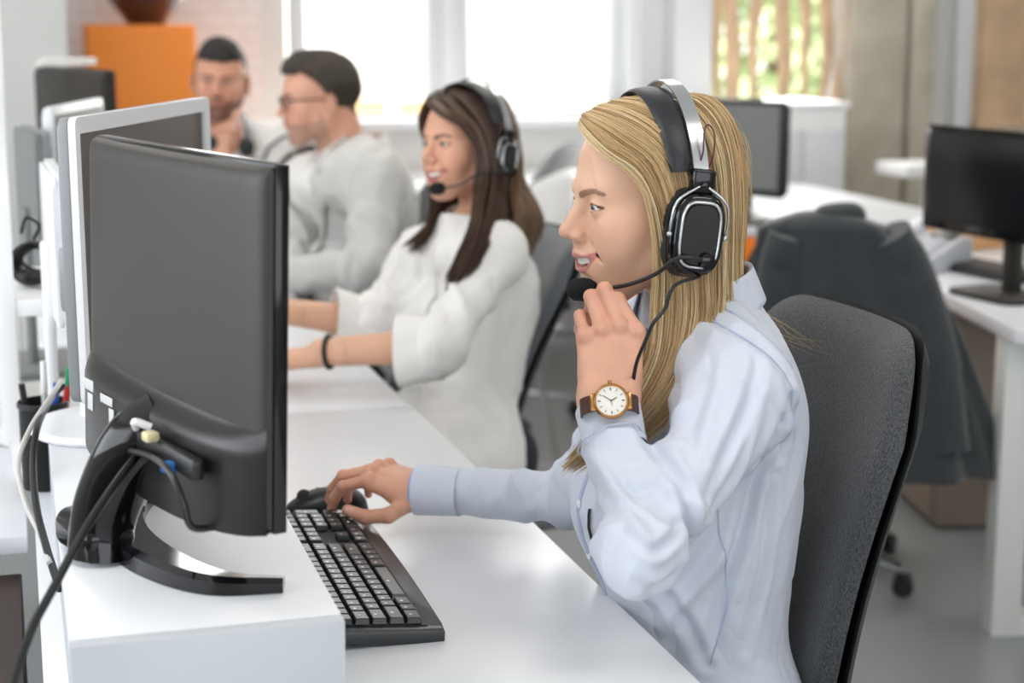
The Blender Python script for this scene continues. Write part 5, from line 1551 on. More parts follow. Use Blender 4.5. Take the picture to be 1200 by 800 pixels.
# drape from chest to waist
S.ell(PA.w((-.050, 0, .80)), (.102, .130, .17), .05, 'u', PA.R); S.ell(PA.w((.004, 0, .845)), (.086, .120, .085), .05, 'u', PA.R)
V, F = S.mesh(); V = smooth_v(V, F, 2, .5); N = vnormals(V, F)
V = cloth_wr(V, N, [(shL, elL, 16, .80, .30, .0050), (elL, wrL, 18, .12, .28, .0060), (elL, wrL, 26, .75, .25, .0022), (shR, elR, 16, .8, .35, .0045), (elR, wrR, 15, .25, .40, .0040), (elR, wrR, 24, .8, .2, .0018),
                    (PA.w((-.06, 0, 1.02)), PA.w((-.05, 0, .62)), 11, .75, .35, .0)], amp=.0022, seed=2)
# creases that run down the sleeve, round the elbow and across the side of the shirt
def crease(V, N, lines, Y, near):
    d = np.zeros(len(V)); Q = V[:, [0, 2]]
    for pts, amp, wd in lines:
        c = catmull([onY(x, y, Y) for x, y in pts], 14)[:, [0, 2]]; dm = np.full(len(V), 9.0); tm = np.zeros(len(V))
        for i, (a, b) in enumerate(zip(c, c[1:])):
            ab = b-a; t = np.clip(((Q-a)@ab)/(ab@ab), 0, 1); dd = np.linalg.norm(Q-a-t[:, None]*ab, axis=1)
            m_ = dd < dm; dm = np.where(m_, dd, dm); tm = np.where(m_, (i+t)/13, tm)
        d += amp*(np.exp(-(dm/wd)**2)-.55*np.exp(-((dm-wd*2.1)/(wd*1.1))**2))*np.sin(PI*np.clip(tm, .04, .96))**.6
    return V+N*(d*near*1.35)[:, None]
nearm = sstep(-V[:, 1], -1.80, -1.74)*(V[:, 0] > .5)
V = crease(V, N, [([(700, 545), (722, 556), (752, 540)], -.0040, .0045), ([(694, 590), (722, 604), (762, 580)], -.0050, .005), ([(748, 505), (768, 560), (772, 610), (760, 650)], -.0065, .006),
    ([(700, 640), (726, 648), (752, 630)], -.0035, .005), ([(690, 520), (700, 560), (712, 620)], .0030, .006),
    ([(880, 400), (842, 480), (792, 555)], -.0048, .006), ([(908, 460), (866, 550), (806, 618)], -.0045, .006), ([(838, 392), (806, 462), (778, 520)], -.0045, .0055), ([(868, 470), (836, 545), (786, 600)], .0035, .005),
    ([(902, 520), (880, 610), (856, 700), (850, 770)], -.0060, .007), ([(915, 560), (903, 660), (884, 770)], -.0045, .006), ([(845, 560), (822, 620), (770, 690)], -.0055, .007), ([(858, 640), (826, 700), (800, 760)], .0040, .007), ([(780, 700), (812, 730), (842, 790)], -.0045, .006),
    ([(842, 380), (880, 398), (908, 436)], -.0040, .005), ([(905, 440), (922, 500), (912, 560)], -.0040, .006)], 1.66, nearm)
nkA = PA.w((-.045, 0, 1.105))
V, F = snip(V, F, [(nkA, PA.R@np.array([-.25, 0, 1]), nkA, .11, .003), (PA.w((0, 0, .565)), (0, 0, -1), PA.w((-.05, 0, .5)), .35, .003),
                   (elL+(wrL-elL)*.94, wrL-elL, wrL, .06, .003), (elR+(wrR-elR)*.95, wrR-elR, wrR, .06, .003)])
shirtA = link_mesh('shirt', mesh_np('shirt', V, F, None, [M_shirt]), None, WA, True)
bvhA = BVHTree.FromPolygons([tuple(v) for v in V], [tuple(f) for f in F])
def on_surf(p, off=.0006, bvh=None):
    h_ = (bvh or bvhA).find_nearest(Vector([float(c) for c in p]))
    return h_[0]+h_[1]*off
def on_side(p, off=.0006, bvh=None):
    h_ = (bvh or bvhA).ray_cast(Vector((float(p[0]), float(p[1])-.6, float(p[2]))), Vector((0, 1, 0)))
    return h_[0]+h_[1]*off if h_[0] is not None else on_surf(p, off, bvh)
def surf_line(name, pts, r, m, root, n=60, off=.0004, bvh=None, side=False):
    b = MB(); b.tube([(on_side if side else on_surf)(p, off, bvh) for p in catmull(pts, n)], r, 6); return b.build(name, m, root, world=True, ang=60)
# seams as on the photographed shirt: armhole, yoke, side
surf_line('seam', [onY(x, y, 1.66) for x, y in ((838, 372), (868, 392), (897, 420), (912, 455), (910, 500), (893, 540))], .0011, M_seam, shirtA, side=True)
surf_line('seam', [onY(x, y, 1.66) for x, y in ((845, 358), (880, 375), (905, 398), (925, 430))], .0009, M_seam, shirtA, side=True)
surf_line('seam', [onY(x, y, 1.66) for x, y in ((846, 580), (850, 630), (862, 690), (858, 740), (845, 790))], .0010, M_seam, shirtA, side=True)
surf_line('placket', [PA.w(p) for p in ((.05, .006, 1.06), (.075, .004, .98), (.085, .003, .90), (.07, .002, .80), (.07, 0, .68))], .0030, M_seam, shirtA)
for k in range(5):
    p = on_surf(PA.w((.12, .004, 1.03-.085*k)), .0015); MB().ball(p, (.0022, .0055, .0055), n=12).build('button', mat('shirt_button', '#E9EDF3', .3) if k == 0 else bpy.data.materials['shirt_button'], shirtA, world=True)
# cuffs
axL = nrm(wrL-elL); cL = elL+(wrL-elL)*.895
b = band_cuff(cL, axL, .0335, .0300, .052, .0022, flare=.07, side=viewL, wob=.03); b.build('cuff', M_shirt, WA, world=True, ang=50)
surf_line('cuff_seam', [cL-axL*.018+ (nrm(np.cross(axL, viewL))*math.cos(a)*.0345+np.cross(nrm(np.cross(axL, viewL)), axL)*math.sin(a)*.032) for a in np.linspace(-.4, PI+.4, 24)], .0009, M_seam, WA, off=.004)
axR = nrm(wrR-elR); cR_ = elR+(wrR-elR)*.93
b = band_cuff(cR_, axR, .0345, .0320, .060, .0022, flare=.05, side=(0, 0, 1), wob=.02); b.build('cuff', M_shirt, WA, world=True, ang=50)
b = band_cuff(cR_+axR*.004, axR, .0318, .0292, .058, .0008, flare=.05, side=(0, 0, 1)); b.build('cuff_lining', M_shirt_in, WA, world=True, ang=50)
# collar: stand and folded leaf
def collar(P, root, m, c, r=(.060, .058), hgt=.030, fall=.045, tilt=.28, gap=.5, drop=0.0, out=.016):
    b = MB(); c = np.array(c, float)
    def prt(lo_, hi_, ro, rd):
        def f(u, v):
            a = gap+(2*PI-2*gap)*u; z = lo_+(hi_-lo_)*v; rr = ro+rd*v
            x = c[0]+(r[0]+rr)*math.cos(a)+.012*(math.cos(a) > 0)*0; y = c[1]+(r[1]+rr)*math.sin(a)
            fr = max(0, math.cos(a))
            return P.w((x, y, c[2]+z-tilt*(x-c[0])-drop*fr))
        return f
    b.grid(prt(0, hgt, .002, 0), 40, 6); b.grid(prt(hgt, hgt+.002, .002, .004), 40, 3)
    b.grid(lambda u, v: prt(hgt+.002, hgt-fall*(1+.5*max(0, math.cos(gap+(2*PI-2*gap)*u))**4), .006, out)(u, v), 40, 8)
    return b.build('collar', m, root, world=True, ang=60, solid=.0016)
collar(PA, WA, M_shirt, (-.048, 0, 1.075), hgt=.034, fall=.040)
# trousers and shoes
S = SDF(lo-.02, (hi[0]+.02, hi[1]+.02, .70), .009); S.ell(PA.w((-.060, 0, .60)), (.128, .168, .10), .0, 'u', PA.R); legs(S, PA, .008)
V, F = S.mesh(); V = smooth_v(V, F, 2); link_mesh('trousers', mesh_np('trousers', V, F, None, [M_trouser]), None, WA, True)
feet(PA, WA, M_dark)

# --- blonde hair
def plA(px, py, yl): return onY(px, py, 1.816-yl)
cA = HA[:3, 3]+np.array([.0, 0, .03])
front = [
 [(680, 147, .012), (690, 162, .040), (713, 184, .064), (739, 204, .075), (758, 232, .080), (768, 290, .080), (766, 350, .078), (762, 405, .082), (735, 462, .086), (700, 505, .078), (660, 545, .060)],
 [(682, 141, .004), (697, 154, .044), (722, 178, .068), (752, 198, .078), (771, 240, .084), (780, 300, .084), (780, 360, .082), (773, 418, .086), (745, 470, .088), (708, 512, .078), (662, 550, .058)],
 [(686, 134, -.006), (708, 144, .040), (742, 164, .068), (773, 192, .082), (790, 250, .086), (795, 310, .085), (797, 365, .084), (784, 425, .090), (755, 475, .090), (716, 515, .078), (672, 548, .058)],
 [(704, 124, -.012), (732, 132, .034), (768, 152, .066), (798, 190, .082), (808, 255, .086), (812, 315, .084), (814, 368, .086), (797, 430, .094), (766, 480, .092), (728, 515, .080), (684, 545, .060)],
 [(730, 117, -.014), (762, 123, .030), (796, 144, .060), (820, 186, .078), (828, 250, .082), (830, 315, .080), (831, 368, .088), (812, 432, .098), (778, 482, .095), (742, 512, .082), (700, 540, .062)],
 [(758, 114, -.012), (790, 119, .024), (820, 142, .050), (840, 186, .068), (844, 250, .072), (844, 310, .072), (842, 360, .088), (824, 425, .102), (790, 478, .098), (756, 508, .085), (716, 535, .064)],
]
back = [
 [(758, 114, -.012), (790, 119, .024), (820, 142, .050), (840, 186, .068), (844, 250, .072), (844, 310, .072), (846, 350, .080), (856, 385, .072), (872, 430, .060)],
 [(780, 112, -.010), (812, 118, .016), (838, 140, .036), (852, 182, .048), (857, 245, .052), (856, 305, .052), (858, 350, .058), (870, 392, .046), (885, 440, .040)],
 [(790, 112, -.010), (826, 119, .006), (850, 144, .018), (862, 186, .024), (865, 245, .026), (861, 305, .028), (868, 350, .030), (892, 392, .020), (914, 440, .020)],
 [(792, 112, -.014), (832, 121, -.010), (856, 150, -.010), (867, 195, -.012), (868, 250, -.012), (864, 305, -.012), (872, 350, -.015), (896, 400, -.020), (915, 440, -.020)],
 [(790, 112, -.030), (826, 122, -.040), (850, 150, -.046), (860, 195, -.052), (860, 250, -.054), (858, 305, -.054), (862, 350, -.058), (876, 400, -.060), (884, 440, -.060)],
 [(770, 113, -.040), (806, 122, -.060), (832, 150, -.070), (842, 195, -.076), (842, 250, -.078), (840, 305, -.078), (842, 350, -.090), (852, 400, -.100), (860, 440, -.100)],
]
far = [
 [(682, 146, -.004), (694, 164, -.040), (716, 190, -.060), (744, 215, -.072), (768, 250, -.078), (786, 300, -.078), (800, 345, -.090), (815, 390, -.110)],
 [(684, 136, -.010), (706, 150, -.046), (740, 172, -.068), (772, 205, -.080), (796, 250, -.084), (808, 300, -.084), (818, 345, -.095), (832, 390, -.110)],
 [(704, 126, -.014), (738, 138, -.046), (775, 160, -.070), (806, 200, -.080), (822, 250, -.082), (830, 300, -.080), (834, 345, -.095), (846, 395, -.110)],
 [(740, 117, -.016), (776, 126, -.044), (812, 150, -.066), (836, 195, -.076), (842, 250, -.078), (840, 305, -.078), (842, 350, -.090), (852, 400, -.100)],
]
palA = ('#A07C50', '#CDAC7C', '#EBD8AE')
cs, cc = [], []
for gset, cnt, sd, th_, cl_ in ((front, 5200, 1, .011, 110), (back, 4200, 2, .011, 90), (far, 1500, 3, .009, 50)):
    P_, C_ = hair_from(guides(gset, 30, plA), cnt, cA, palA, sd, thick=th_, clumps=cl_, wave=.0016, wf=1.2, gather=.5); cs.append(P_); cc.append(C_)
P_, C_ = np.concatenate(cs), np.concatenate(cc)
hairA = strands('hair', P_, np.random.default_rng(5).uniform(.00045, .00085, len(P_)), C_, M_hair, WA)
# a few fly-away hairs
r_ = np.random.default_rng(11); fl = []
for k in range(46):
    y0 = r_.uniform(.02, .07); a = catmull([plA(800+r_.uniform(-20, 30), 118+r_.uniform(0, 18), 0), plA(845+r_.uniform(0, 16), 135+r_.uniform(0, 22), 0), plA(866+r_.uniform(0, 14), 185+r_.uniform(-10, 20), 0), plA(868+r_.uniform(-4, 16), 235+r_.uniform(-10, 40), 0)], 30); fl.append(a)
for k in range(10):
    a = catmull([plA(866, 300+r_.uniform(0, 40), -.0), plA(872+r_.uniform(0, 10), 350, .01), plA(900+r_.uniform(0, 25), 385+r_.uniform(-8, 8), .03), plA(930+r_.uniform(0, 40), 405+r_.uniform(-8, 12), .03)], 30); fl.append(a)
strands('loose_hair', np.array(fl), .00022, np.tile(np.array(lin('#D9B87E')), (len(fl), 1)), M_hair, WA)

# --- headset and its lead
mic = dep(684, 339, 1.925); HAi = np.linalg.inv(HA)
ml = xf(HAi, mic)
bm_pts = [xf(HAi, dep(795, 302, 1.83)), xf(HAi, dep(770, 320, 1.85)), xf(HAi, dep(738, 333, 1.88)), xf(HAi, dep(706, 338, 1.91)), ml]
hsA, pivA = headset('large black and silver headset worn by the blonde woman in front', HA, .100, bm_pts, cup_r=(.0330, .0475), foam=.0135)
b = MB(); cup0 = xf(HA, (-.004, .112, -.058))
b.tube(catmull([cup0, dep(790, 335, 1.80), dep(779, 362, 1.80), dep(766, 378, 1.80), dep(757, 398, 1.81), dep(746, 425, 1.83), dep(741, 455, 1.86), dep(738, 490, 1.90)], 50), .0021, 8); b.build('lead', M_dark, hsA, world=True, ang=60)
b = MB(); b.tube([on_surf(p, .003) for p in catmull([onY(690, 596, 1.78), onY(687, 625, 1.78), onY(684, 650, 1.78), onY(682, 670, 1.78)], 24)], .0018, 8); b.build('lead', M_dark, hsA, world=True, ang=60)

# --- wrist watch
fxw = nrm(axL*.5+fx*.5); fzw = nrm(fz-fxw*(fz@fxw)); fyw = np.cross(fzw, fxw)
wc = dep(716, 470, 1.80); wt = thing('wrist_watch', 'gold-rimmed wrist watch with brown strap on the raised wrist', 'watch', wc)
fc_n = nrm(fzw*.97+nrm(CAM-wc)*.5); fu = nrm(fxw-fc_n*(fxw@fc_n)); fs = np.cross(fc_n, fu)
Mw = np.eye(4); Mw[:3, 0] = -fs if (-fs)@CR > 0 else fs; Mw[:3, 1] = fu; Mw[:3, 2] = fc_n; Mw[:3, 3] = wc
if np.linalg.det(Mw[:3, :3]) < 0: Mw[:3, 0] *= -1
M_gold = mat('rose_gold', '#C9935A', .22, metal=1.0); M_dial = mat('watch_dial', '#E6E4DD', .4); M_strap = mat('brown_leather', '#4B2A22', .55, bump=.2, bscale=300)
M_hand = mat('watch_hand', '#8A6A40', .3, metal=.8)
G = lambda mb, nm, m, **k: bm_local(mb, nm, m, wt, Mw, **k)
b = MB(); b.lathe([(0, -.004), (.0175, -.004), (.0190, -.001), (.0190, .0025), (.0178, .0040), (.0165, .0040), (.0160, .0026)], n=48); G(b, 'case', M_gold)
G(MB().lathe([(0, .0024), (.0164, .0024)], n=48), 'dial', M_dial)
b = MB()
for k in range(12):
    a = k*PI/6; M_ = Matrix.Rotation(a, 4, 'Z'); b.box((0, .0128, .0028), (.0007 if k % 3 else .0012, .0030, .0003), M=M_)
G(b, 'hour_markers', M_hand, ang=0)
for a, l, w_ in ((math.radians(62), .0080, .0010), (math.radians(-55), .0115, .0008), (math.radians(172), .0060, .0004)):
    G(MB().box((0, l/2-.001, .0031), (w_, l, .0003), M=Matrix.Rotation(-a, 4, 'Z')), 'hand', M_hand, ang=0)
for s in (-1, 1): G(MB().box((s*.0185, 0, -.001), (.007, .019, .004), bev=.0015), 'lug', M_gold)
G(MB().tube([(0, .0188, 0), (0, .0225, 0)], .0024, 12), 'crown', M_gold)
# strap goes round the wrist
wcen = WL((-.006, 0, 0)); S_ = []
b = MB()
cen = wc-fc_n*.026; sx_ = Mw[:3, 0]
b.sweep([cen+sx_*math.sin(a)*.0305+fc_n*math.cos(a)*.0255 for a in np.linspace(.45, 2*PI-.45, 40)], [(-.0090, -.0011), (.0090, -.0011), (.0090, .0011), (-.0090, .0011)], tuple(fu)); b.build('strap', M_strap, wt, world=True)
# ================================================= dark haired woman in white, second along the desk
def cap_hair(name, H, m, root, seed=1, top=.012, side=.004, back_low=-.045, front=(.082, .062), h=.003, noise=.003, quiff=0.0, w=1.06):
    S = SDF((-.135, -.11, -.09), (.14, .11, .17), h)
    S.ell((-.014, 0, .046), (.094+side*1.3, .073*w+side, .082+top*.5), 0)
    S.ell((.026, 0, .062), (.060+top*.25, .058*w+side*.5, .052+top), .03)
    if quiff: S.ell((.040, 0, .104), (.040, .045, .018+quiff), .03)
    V, F = S.mesh(); V = smooth_v(V, F, 2, .5); N = vnormals(V, F)
    V = V+N*(noise*fbm(V*np.array([60, 90, 60]), 3, seed))[:, None]
    x, y, z = V.T; a = np.abs(y)
    # hairline: forehead, temples, in front of the ear, nape
    line = np.where(x > .03, front[1]+(a/.06)**2*.004-(x-.07)*.15*0, np.where(x > -.006, front[1]-(.03-x)*1.9, np.where(x > -.03, .020-(-.006-x)*2.4, back_low)))
    line = line+.0035*vnoise(V*70, seed+4)
    keep = (z > line)[F].all(1); F = F[keep]; used = np.unique(F); mp = -np.ones(len(V), int); mp[used] = np.arange(len(used))
    o = link_mesh(name, mesh_np(name, xf(H, V[used]), mp[F], None, [m]), None, root, True)
    md = o.modifiers.new('solid', 'SOLIDIFY'); md.thickness = .006; md.offset = -1
    return o

HB = np4(rotm('z', 203) @ rotm('y', -2) @ rotm('x', 3) @ (np.eye(3)*.93), dep(548, 177, 3.33))
PB = Pers(HB[0, 3]-.030, HB[1, 3]-.012, 208)
tzB = HB[2, 3]-1.191-.034
shL, elL, wrL = dep(583, 298, 3.20), dep(516, 404, 3.06), dep(376, 413, 3.10)
shR, elR, wrR = dep(494, 303, 3.46), dep(432, 378, 3.42), dep(326, 364, 3.36)
JB = dict(shL=shL, shR=shR, tz=tzB, lean=-.0, bulk=.86, hx=.07)
hv2, hf2, hc2, _ = head_skin(h=.0024, smile=1.0, skin='#D9A488', lip='#B8605F', brow='#3E2C24', hair='#4A352B')
parts = [(xf(HB, hv2), hf2, hc2)]
lo, hi = bodybox([PB.w((-.25, .3, .05)), PB.w((.6, -.3, 1.1)), elL, wrL, elR, wrR], .07)
S = SDF(lo, hi, .009); torso(S, PB, JB, -.010); arm(S, shL, elL, elL*.1+wrL*.9, (.030, .026, .020)); arm(S, shR, elR, wrR, (.030, .026, .020)); legs(S, PB, -.006)
parts.append(skinpart(S, '#D9A888'))
S = SDF(*bodybox([elL, wrL], .07), .0028); S.cone(elL, wrL, .033, .0255); parts.append(skinpart(S, '#DDAE90'))
S = SDF(*bodybox([elR, wrR], .07), .0028); S.cone(elR, wrR, .033, .0255); parts.append(skinpart(S, '#DDAE90'))
flat = {'i': (2, 20, 26, 14), 'm': (0, 18, 28, 14), 'r': (-3, 20, 28, 14), 'p': (-7, 24, 30, 16)}
for (wr_, el_, sgn) in ((wrL, elL, 1), (wrR, elR, -1)):
    fx_ = nrm(wr_-el_); fz_ = nrm(np.array([0, 0, 1.])-fx_*fx_[2]); fy_ = np.cross(fz_, fx_)
    if sgn*(fy_@np.array([0, 1, 0])) < 0: fy_ = -fy_
    hp_, *_ = hand_parts(wr_, fx_, fy_, fz_, flat, [(.7, .65, -.3), (.9, .3, -.2), (.95, .1, -.1), (0, .5, .8)], h=.0022, scale=.93, fore=wr_*.8+el_*.2, fore_r=(.025, .027), skin='#DDAE90')
    parts.append(hp_)
WB = finish_person('person', 'smiling dark-haired woman in a white blouse, both forearms on the desk', parts, (HB[0, 3]+.06, HB[1, 3]+.02, 0))
eyeball(WB, HB, iris='#4A3226', gaze=(1, .05, -.08), mats={'eye': M_eye}); teeth(WB, HB, M_teeth)
S = SDF(lo-.02, hi+.02, .0055)
torso(S, PB, JB, .007); S.ell(PB.w((-.015, 0, .72)), (.090, .120, .20), .05, 'u', PB.R); S.ell(PB.w((.05, 0, .53)), (.130, .155, .12), .04, 'u', PB.R); [S.cone(PB.w((.03, y_*.08, .565)), PB.w((.26, y_*.105, .548)), .100, .090, .05) for y_ in (-1, 1)]
arm(S, shL, elL, elL, (.046, .043, .043), k=.05, elbow=.004); arm(S, shR, elR, elR, (.044, .042, .042), k=.05, elbow=.003)
V, F = S.mesh(); V = smooth_v(V, F, 2, .5); N = vnormals(V, F)
V = cloth_wr(V, N, [(shL, elL, 13, .7, .4, .007), (shR, elR, 13, .7, .4, .006)], amp=.006, seed=5)
nb_ = PB.w((-.045, 0, 1.09+tzB))
V, F = snip(V, F, [(nb_, PB.R@np.array([-.3, 0, 1]), nb_, .11, .004), (PB.w((0, 0, .44)), (0, 0, -1), PB.w((.05, 0, .36)), .5, .004), (elL+nrm(wrL-elL)*.035, wrL-elL, wrL*.35+elL*.65, .14, .004), (elR+nrm(wrR-elR)*.035, wrR-elR, wrR*.4+elR*.6, .14, .004)])
blB = link_mesh('blouse', mesh_np('blouse', V, F, None, [M_white_shirt]), None, WB, True)
for (el_, wr_, s_) in ((elL, wrL, 1), (elR, wrR, 1)):
    ax_ = nrm(wr_-el_); b = band_cuff(el_+ax_*.035+np.array([0, 0, -.008]), ax_, .046, .055, .080, .003, flare=.20, side=(0, .4, 1), wob=.07); b.build('cuff', M_white_shirt, WB, world=True, ang=60)
collar(PB, WB, M_white_shirt, (-.045, 0, 1.080+tzB), hgt=.026, fall=.04, gap=.35)
bvB = BVHTree.FromPolygons([tuple(v) for v in V], [tuple(f) for f in F])
surf_line('placket', [PB.w((x, .0, z+tzB)) for x, z in ((.06, 1.06), (.09, .97), (.10, .9), (.09, .8), (.09, .7))], .0045, M_white_shirt, blB, bvh=bvB)
S = SDF(lo-.02, (hi[0]+.02, hi[1]+.02, .66), .011); S.ell(PB.w((.0, 0, .55)), (.11, .14, .10), 0, 'u', PB.R); legs(S, PB, .002)
V, F = S.mesh(); link_mesh('trousers', mesh_np('trousers', V, F, None, [M_trouser]), None, WB, True); feet(PB, WB, M_dark)
D_ = lambda px, py, d: dep(px, py, d if py > 255 else 3.33+(d-3.33)*(.72 if py < 225 else .72+.28*(py-225)/30))
nearB = [
 [(512, 110, 3.33), (505, 122, 3.25), (520, 137, 3.21), (540, 150, 3.20), (557, 172, 3.205), (561, 200, 3.20), (556, 230, 3.20), (551, 262, 3.15), (538, 300, 3.12), (522, 338, 3.12)],
 [(520, 106, 3.33), (520, 116, 3.26), (540, 132, 3.21), (560, 152, 3.195), (568, 180, 3.19), (568, 210, 3.19), (565, 240, 3.18), (558, 275, 3.13), (542, 312, 3.11), (528, 345, 3.11)],
 [(532, 103, 3.33), (545, 112, 3.26), (562, 130, 3.21), (575, 155, 3.20), (580, 190, 3.19), (580, 220, 3.19), (578, 248, 3.18), (570, 282, 3.14), (556, 312, 3.12), (540, 340, 3.12)],
 [(545, 101, 3.34), (565, 110, 3.28), (580, 130, 3.23), (590, 160, 3.22), (592, 195, 3.215), (592, 225, 3.21), (590, 255, 3.20), (583, 285, 3.17), (572, 312, 3.15), (556, 335, 3.14)],
]
backB = [
 [(545, 101, 3.34), (568, 109, 3.29), (585, 130, 3.25), (594, 160, 3.24), (597, 195, 3.235), (600, 225, 3.23), (605, 250, 3.22), (603, 280, 3.20), (598, 305, 3.20)],
 [(550, 101, 3.36), (575, 110, 3.32), (592, 132, 3.30), (600, 162, 3.29), (603, 198, 3.28), (610, 225, 3.27), (620, 248, 3.26), (618, 280, 3.26), (606, 305, 3.26)],
 [(552, 101, 3.38), (580, 111, 3.36), (597, 134, 3.35), (604, 165, 3.34), (606, 200, 3.33), (616, 224, 3.32), (630, 246, 3.31), (628, 275, 3.31), (612, 298, 3.30)],
 [(550, 102, 3.40), (576, 112, 3.40), (594, 135, 3.40), (602, 168, 3.40), (604, 205, 3.40), (612, 230, 3.40), (622, 255, 3.40), (618, 285, 3.40), (606, 310, 3.40)],
 [(540, 103, 3.41), (565, 115, 3.44), (584, 138, 3.45), (592, 170, 3.45), (594, 205, 3.45), (598, 235, 3.45), (602, 260, 3.45), (598, 285, 3.45), (590, 310, 3.45)],
]
farB = [
 [(511, 110, 3.34), (498, 124, 3.36), (494, 145, 3.40), (500, 175, 3.43), (505, 205, 3.42), (508, 235, 3.38), (498, 265, 3.33), (470, 290, 3.30)],
 [(516, 106, 3.36), (506, 118, 3.41), (502, 145, 3.44), (508, 178, 3.46), (514, 210, 3.44), (514, 240, 3.40), (504, 270, 3.35), (482, 296, 3.32)],
 [(528, 104, 3.38), (522, 114, 3.44), (520, 145, 3.47), (524, 180, 3.48), (528, 215, 3.47), (526, 245, 3.43), (516, 275, 3.40), (495, 300, 3.37)],
 [(540, 103, 3.41), (550, 115, 3.46), (556, 145, 3.49), (560, 180, 3.50), (564, 215, 3.50), (566, 245, 3.49), (566, 275, 3.48)],
]
palB = ('#2A1D17', '#4C362A', '#8A6A50'); cs, cc = [], []
for gset, cnt, sd, wv in ((nearB, 2600, 21, .006), (backB, 2400, 22, .010), (farB, 900, 23, .005)):
    P_, C_ = hair_from(guides(gset, 34, D_), cnt, HB[:3, 3], palB, sd, thick=.012, clumps=44, wave=wv, wf=2.6, gather=.7)
    if gset is backB: C_ = C_*.5+np.array(lin('#9A7A5C'))*.5
    cs.append(P_); cc.append(C_)
P_, C_ = np.concatenate(cs), np.concatenate(cc)
strands('hair', P_, .0011, C_, M_hair, WB)
HBi = np.linalg.inv(HB)
headset('silver-banded headset worn by the dark-haired woman', HB, .118, [xf(HBi, dep(560, 205, 3.18)), xf(HBi, dep(542, 215, 3.19)), xf(HBi, dep(528, 219, 3.21)), xf(HBi, dep(513, 221, 3.24))], cup_r=(.027, .036), big=False)
bc = wrL*.93+elL*.07; ax_ = nrm(wrL-elL); s1 = nrm(np.cross(ax_, [0, 0, 1])); s2 = np.cross(s1, ax_)
b = MB()
for k in range(22):
    a = 2*PI*k/22; b.ball(bc+s1*math.cos(a)*.0335+s2*math.sin(a)*.0275, .0052, n=10)
bb_ = thing('bracelet', 'black beaded bracelet on the wrist of the dark-haired woman', 'bracelet', bc); b.build('beads', M_dark, bb_, world=True, ang=60)

# ================================================= man in the pale grey jacket
def stripe_mat(name, base, line, scale):
    m, nt, b = new_mat(name); b.inputs['Roughness'].default_value = .8
    tc = nt.nodes.new('ShaderNodeTexCoord'); wv = nt.nodes.new('ShaderNodeTexWave'); wv.inputs['Scale'].default_value = scale; wv.bands_direction = 'X'
    cr = nt.nodes.new('ShaderNodeValToRGB'); cr.color_ramp.elements[0].position = .80; cr.color_ramp.elements[0].color = (*lin(base), 1); cr.color_ramp.elements[1].position = .95; cr.color_ramp.elements[1].color = (*lin(line), 1)
    nt.links.new(tc.outputs['Object'], wv.inputs['Vector']); nt.links.new(wv.outputs['Fac'], cr.inputs['Fac']); nt.links.new(cr.outputs['Color'], b.inputs['Base Color']); return m
M_mhair = mat('short_dark_hair', '#33291F', .6, var=.25, vscale=60, bump=.8, bscale=160, bstretch=(1, 1, .4))
PC_ = Pers(0, 0, 192); HC = np4(rotm('z', 181) @ rotm('y', 5), dep(376, 122, 4.40))
PC_.M = np4(rotm('z', 192), (HC[0, 3]+.055, HC[1, 3]+.02, 0)); tzC = HC[2, 3]-1.191-.026
shL, elL, wrL = dep(440, 213, 4.22), dep(432, 318, 4.08), dep(322, 322, 4.12)
shR, elR, wrR = dep(352, 212, 4.55), dep(345, 318, 4.48), dep(262, 322, 4.35)
JC = dict(shL=shL, shR=shR, tz=tzC, bulk=1.08)
hv3, hf3, hc3, _ = head_skin(h=.0026, male=True, ears=True, smile=0, open_mouth=False, skin='#D9A288', lip='#B58070', brow='#2E241E', hair='#33291F', beard='#A58472')
parts = [(xf(HC, hv3), hf3, hc3)]
lo, hi = bodybox([PC_.w((-.25, .3, .05)), PC_.w((.6, -.3, 1.15)), elL, wrL, elR, wrR, shL, shR], .09)
S = SDF(lo, hi, .010); torso(S, PC_, JC, -.014, female=False); arm(S, shL, elL, wrL, (.046, .040, .028)); arm(S, shR, elR, wrR, (.046, .040, .028)); legs(S, PC_, -.004); parts.append(skinpart(S, '#D9A888'))
for (wr_, el_, sgn) in ((wrL, elL, 1), (wrR, elR, -1)):
    fx_ = nrm(wr_-el_); fz_ = nrm(np.array([0, 0, 1.])-fx_*fx_[2]); fy_ = np.cross(fz_, fx_)
    if sgn*(fy_@np.array([0, 1, 0])) < 0: fy_ = -fy_
    hp_, *_ = hand_parts(wr_, fx_, fy_, fz_, flat, [(.7, .65, -.3), (.9, .3, -.2), (.95, .1, -.1), (0, .5, .8)], h=.0024, scale=1.03, fore=wr_*.8+el_*.2, fore_r=(.026, .028)); parts.append(hp_)
MC = finish_person('person', 'man in glasses and a pale grey jacket looking down at his desk', parts, (HC[0, 3]+.06, HC[1, 3], 0))
eyeball(MC, HC, iris='#3A2A20', gaze=(1, 0, -.25), mats={'eye': M_eye})
cap_hair('hair', HC, M_mhair, MC, 3, top=.020, side=.003, quiff=.008, front=(.08, .084))
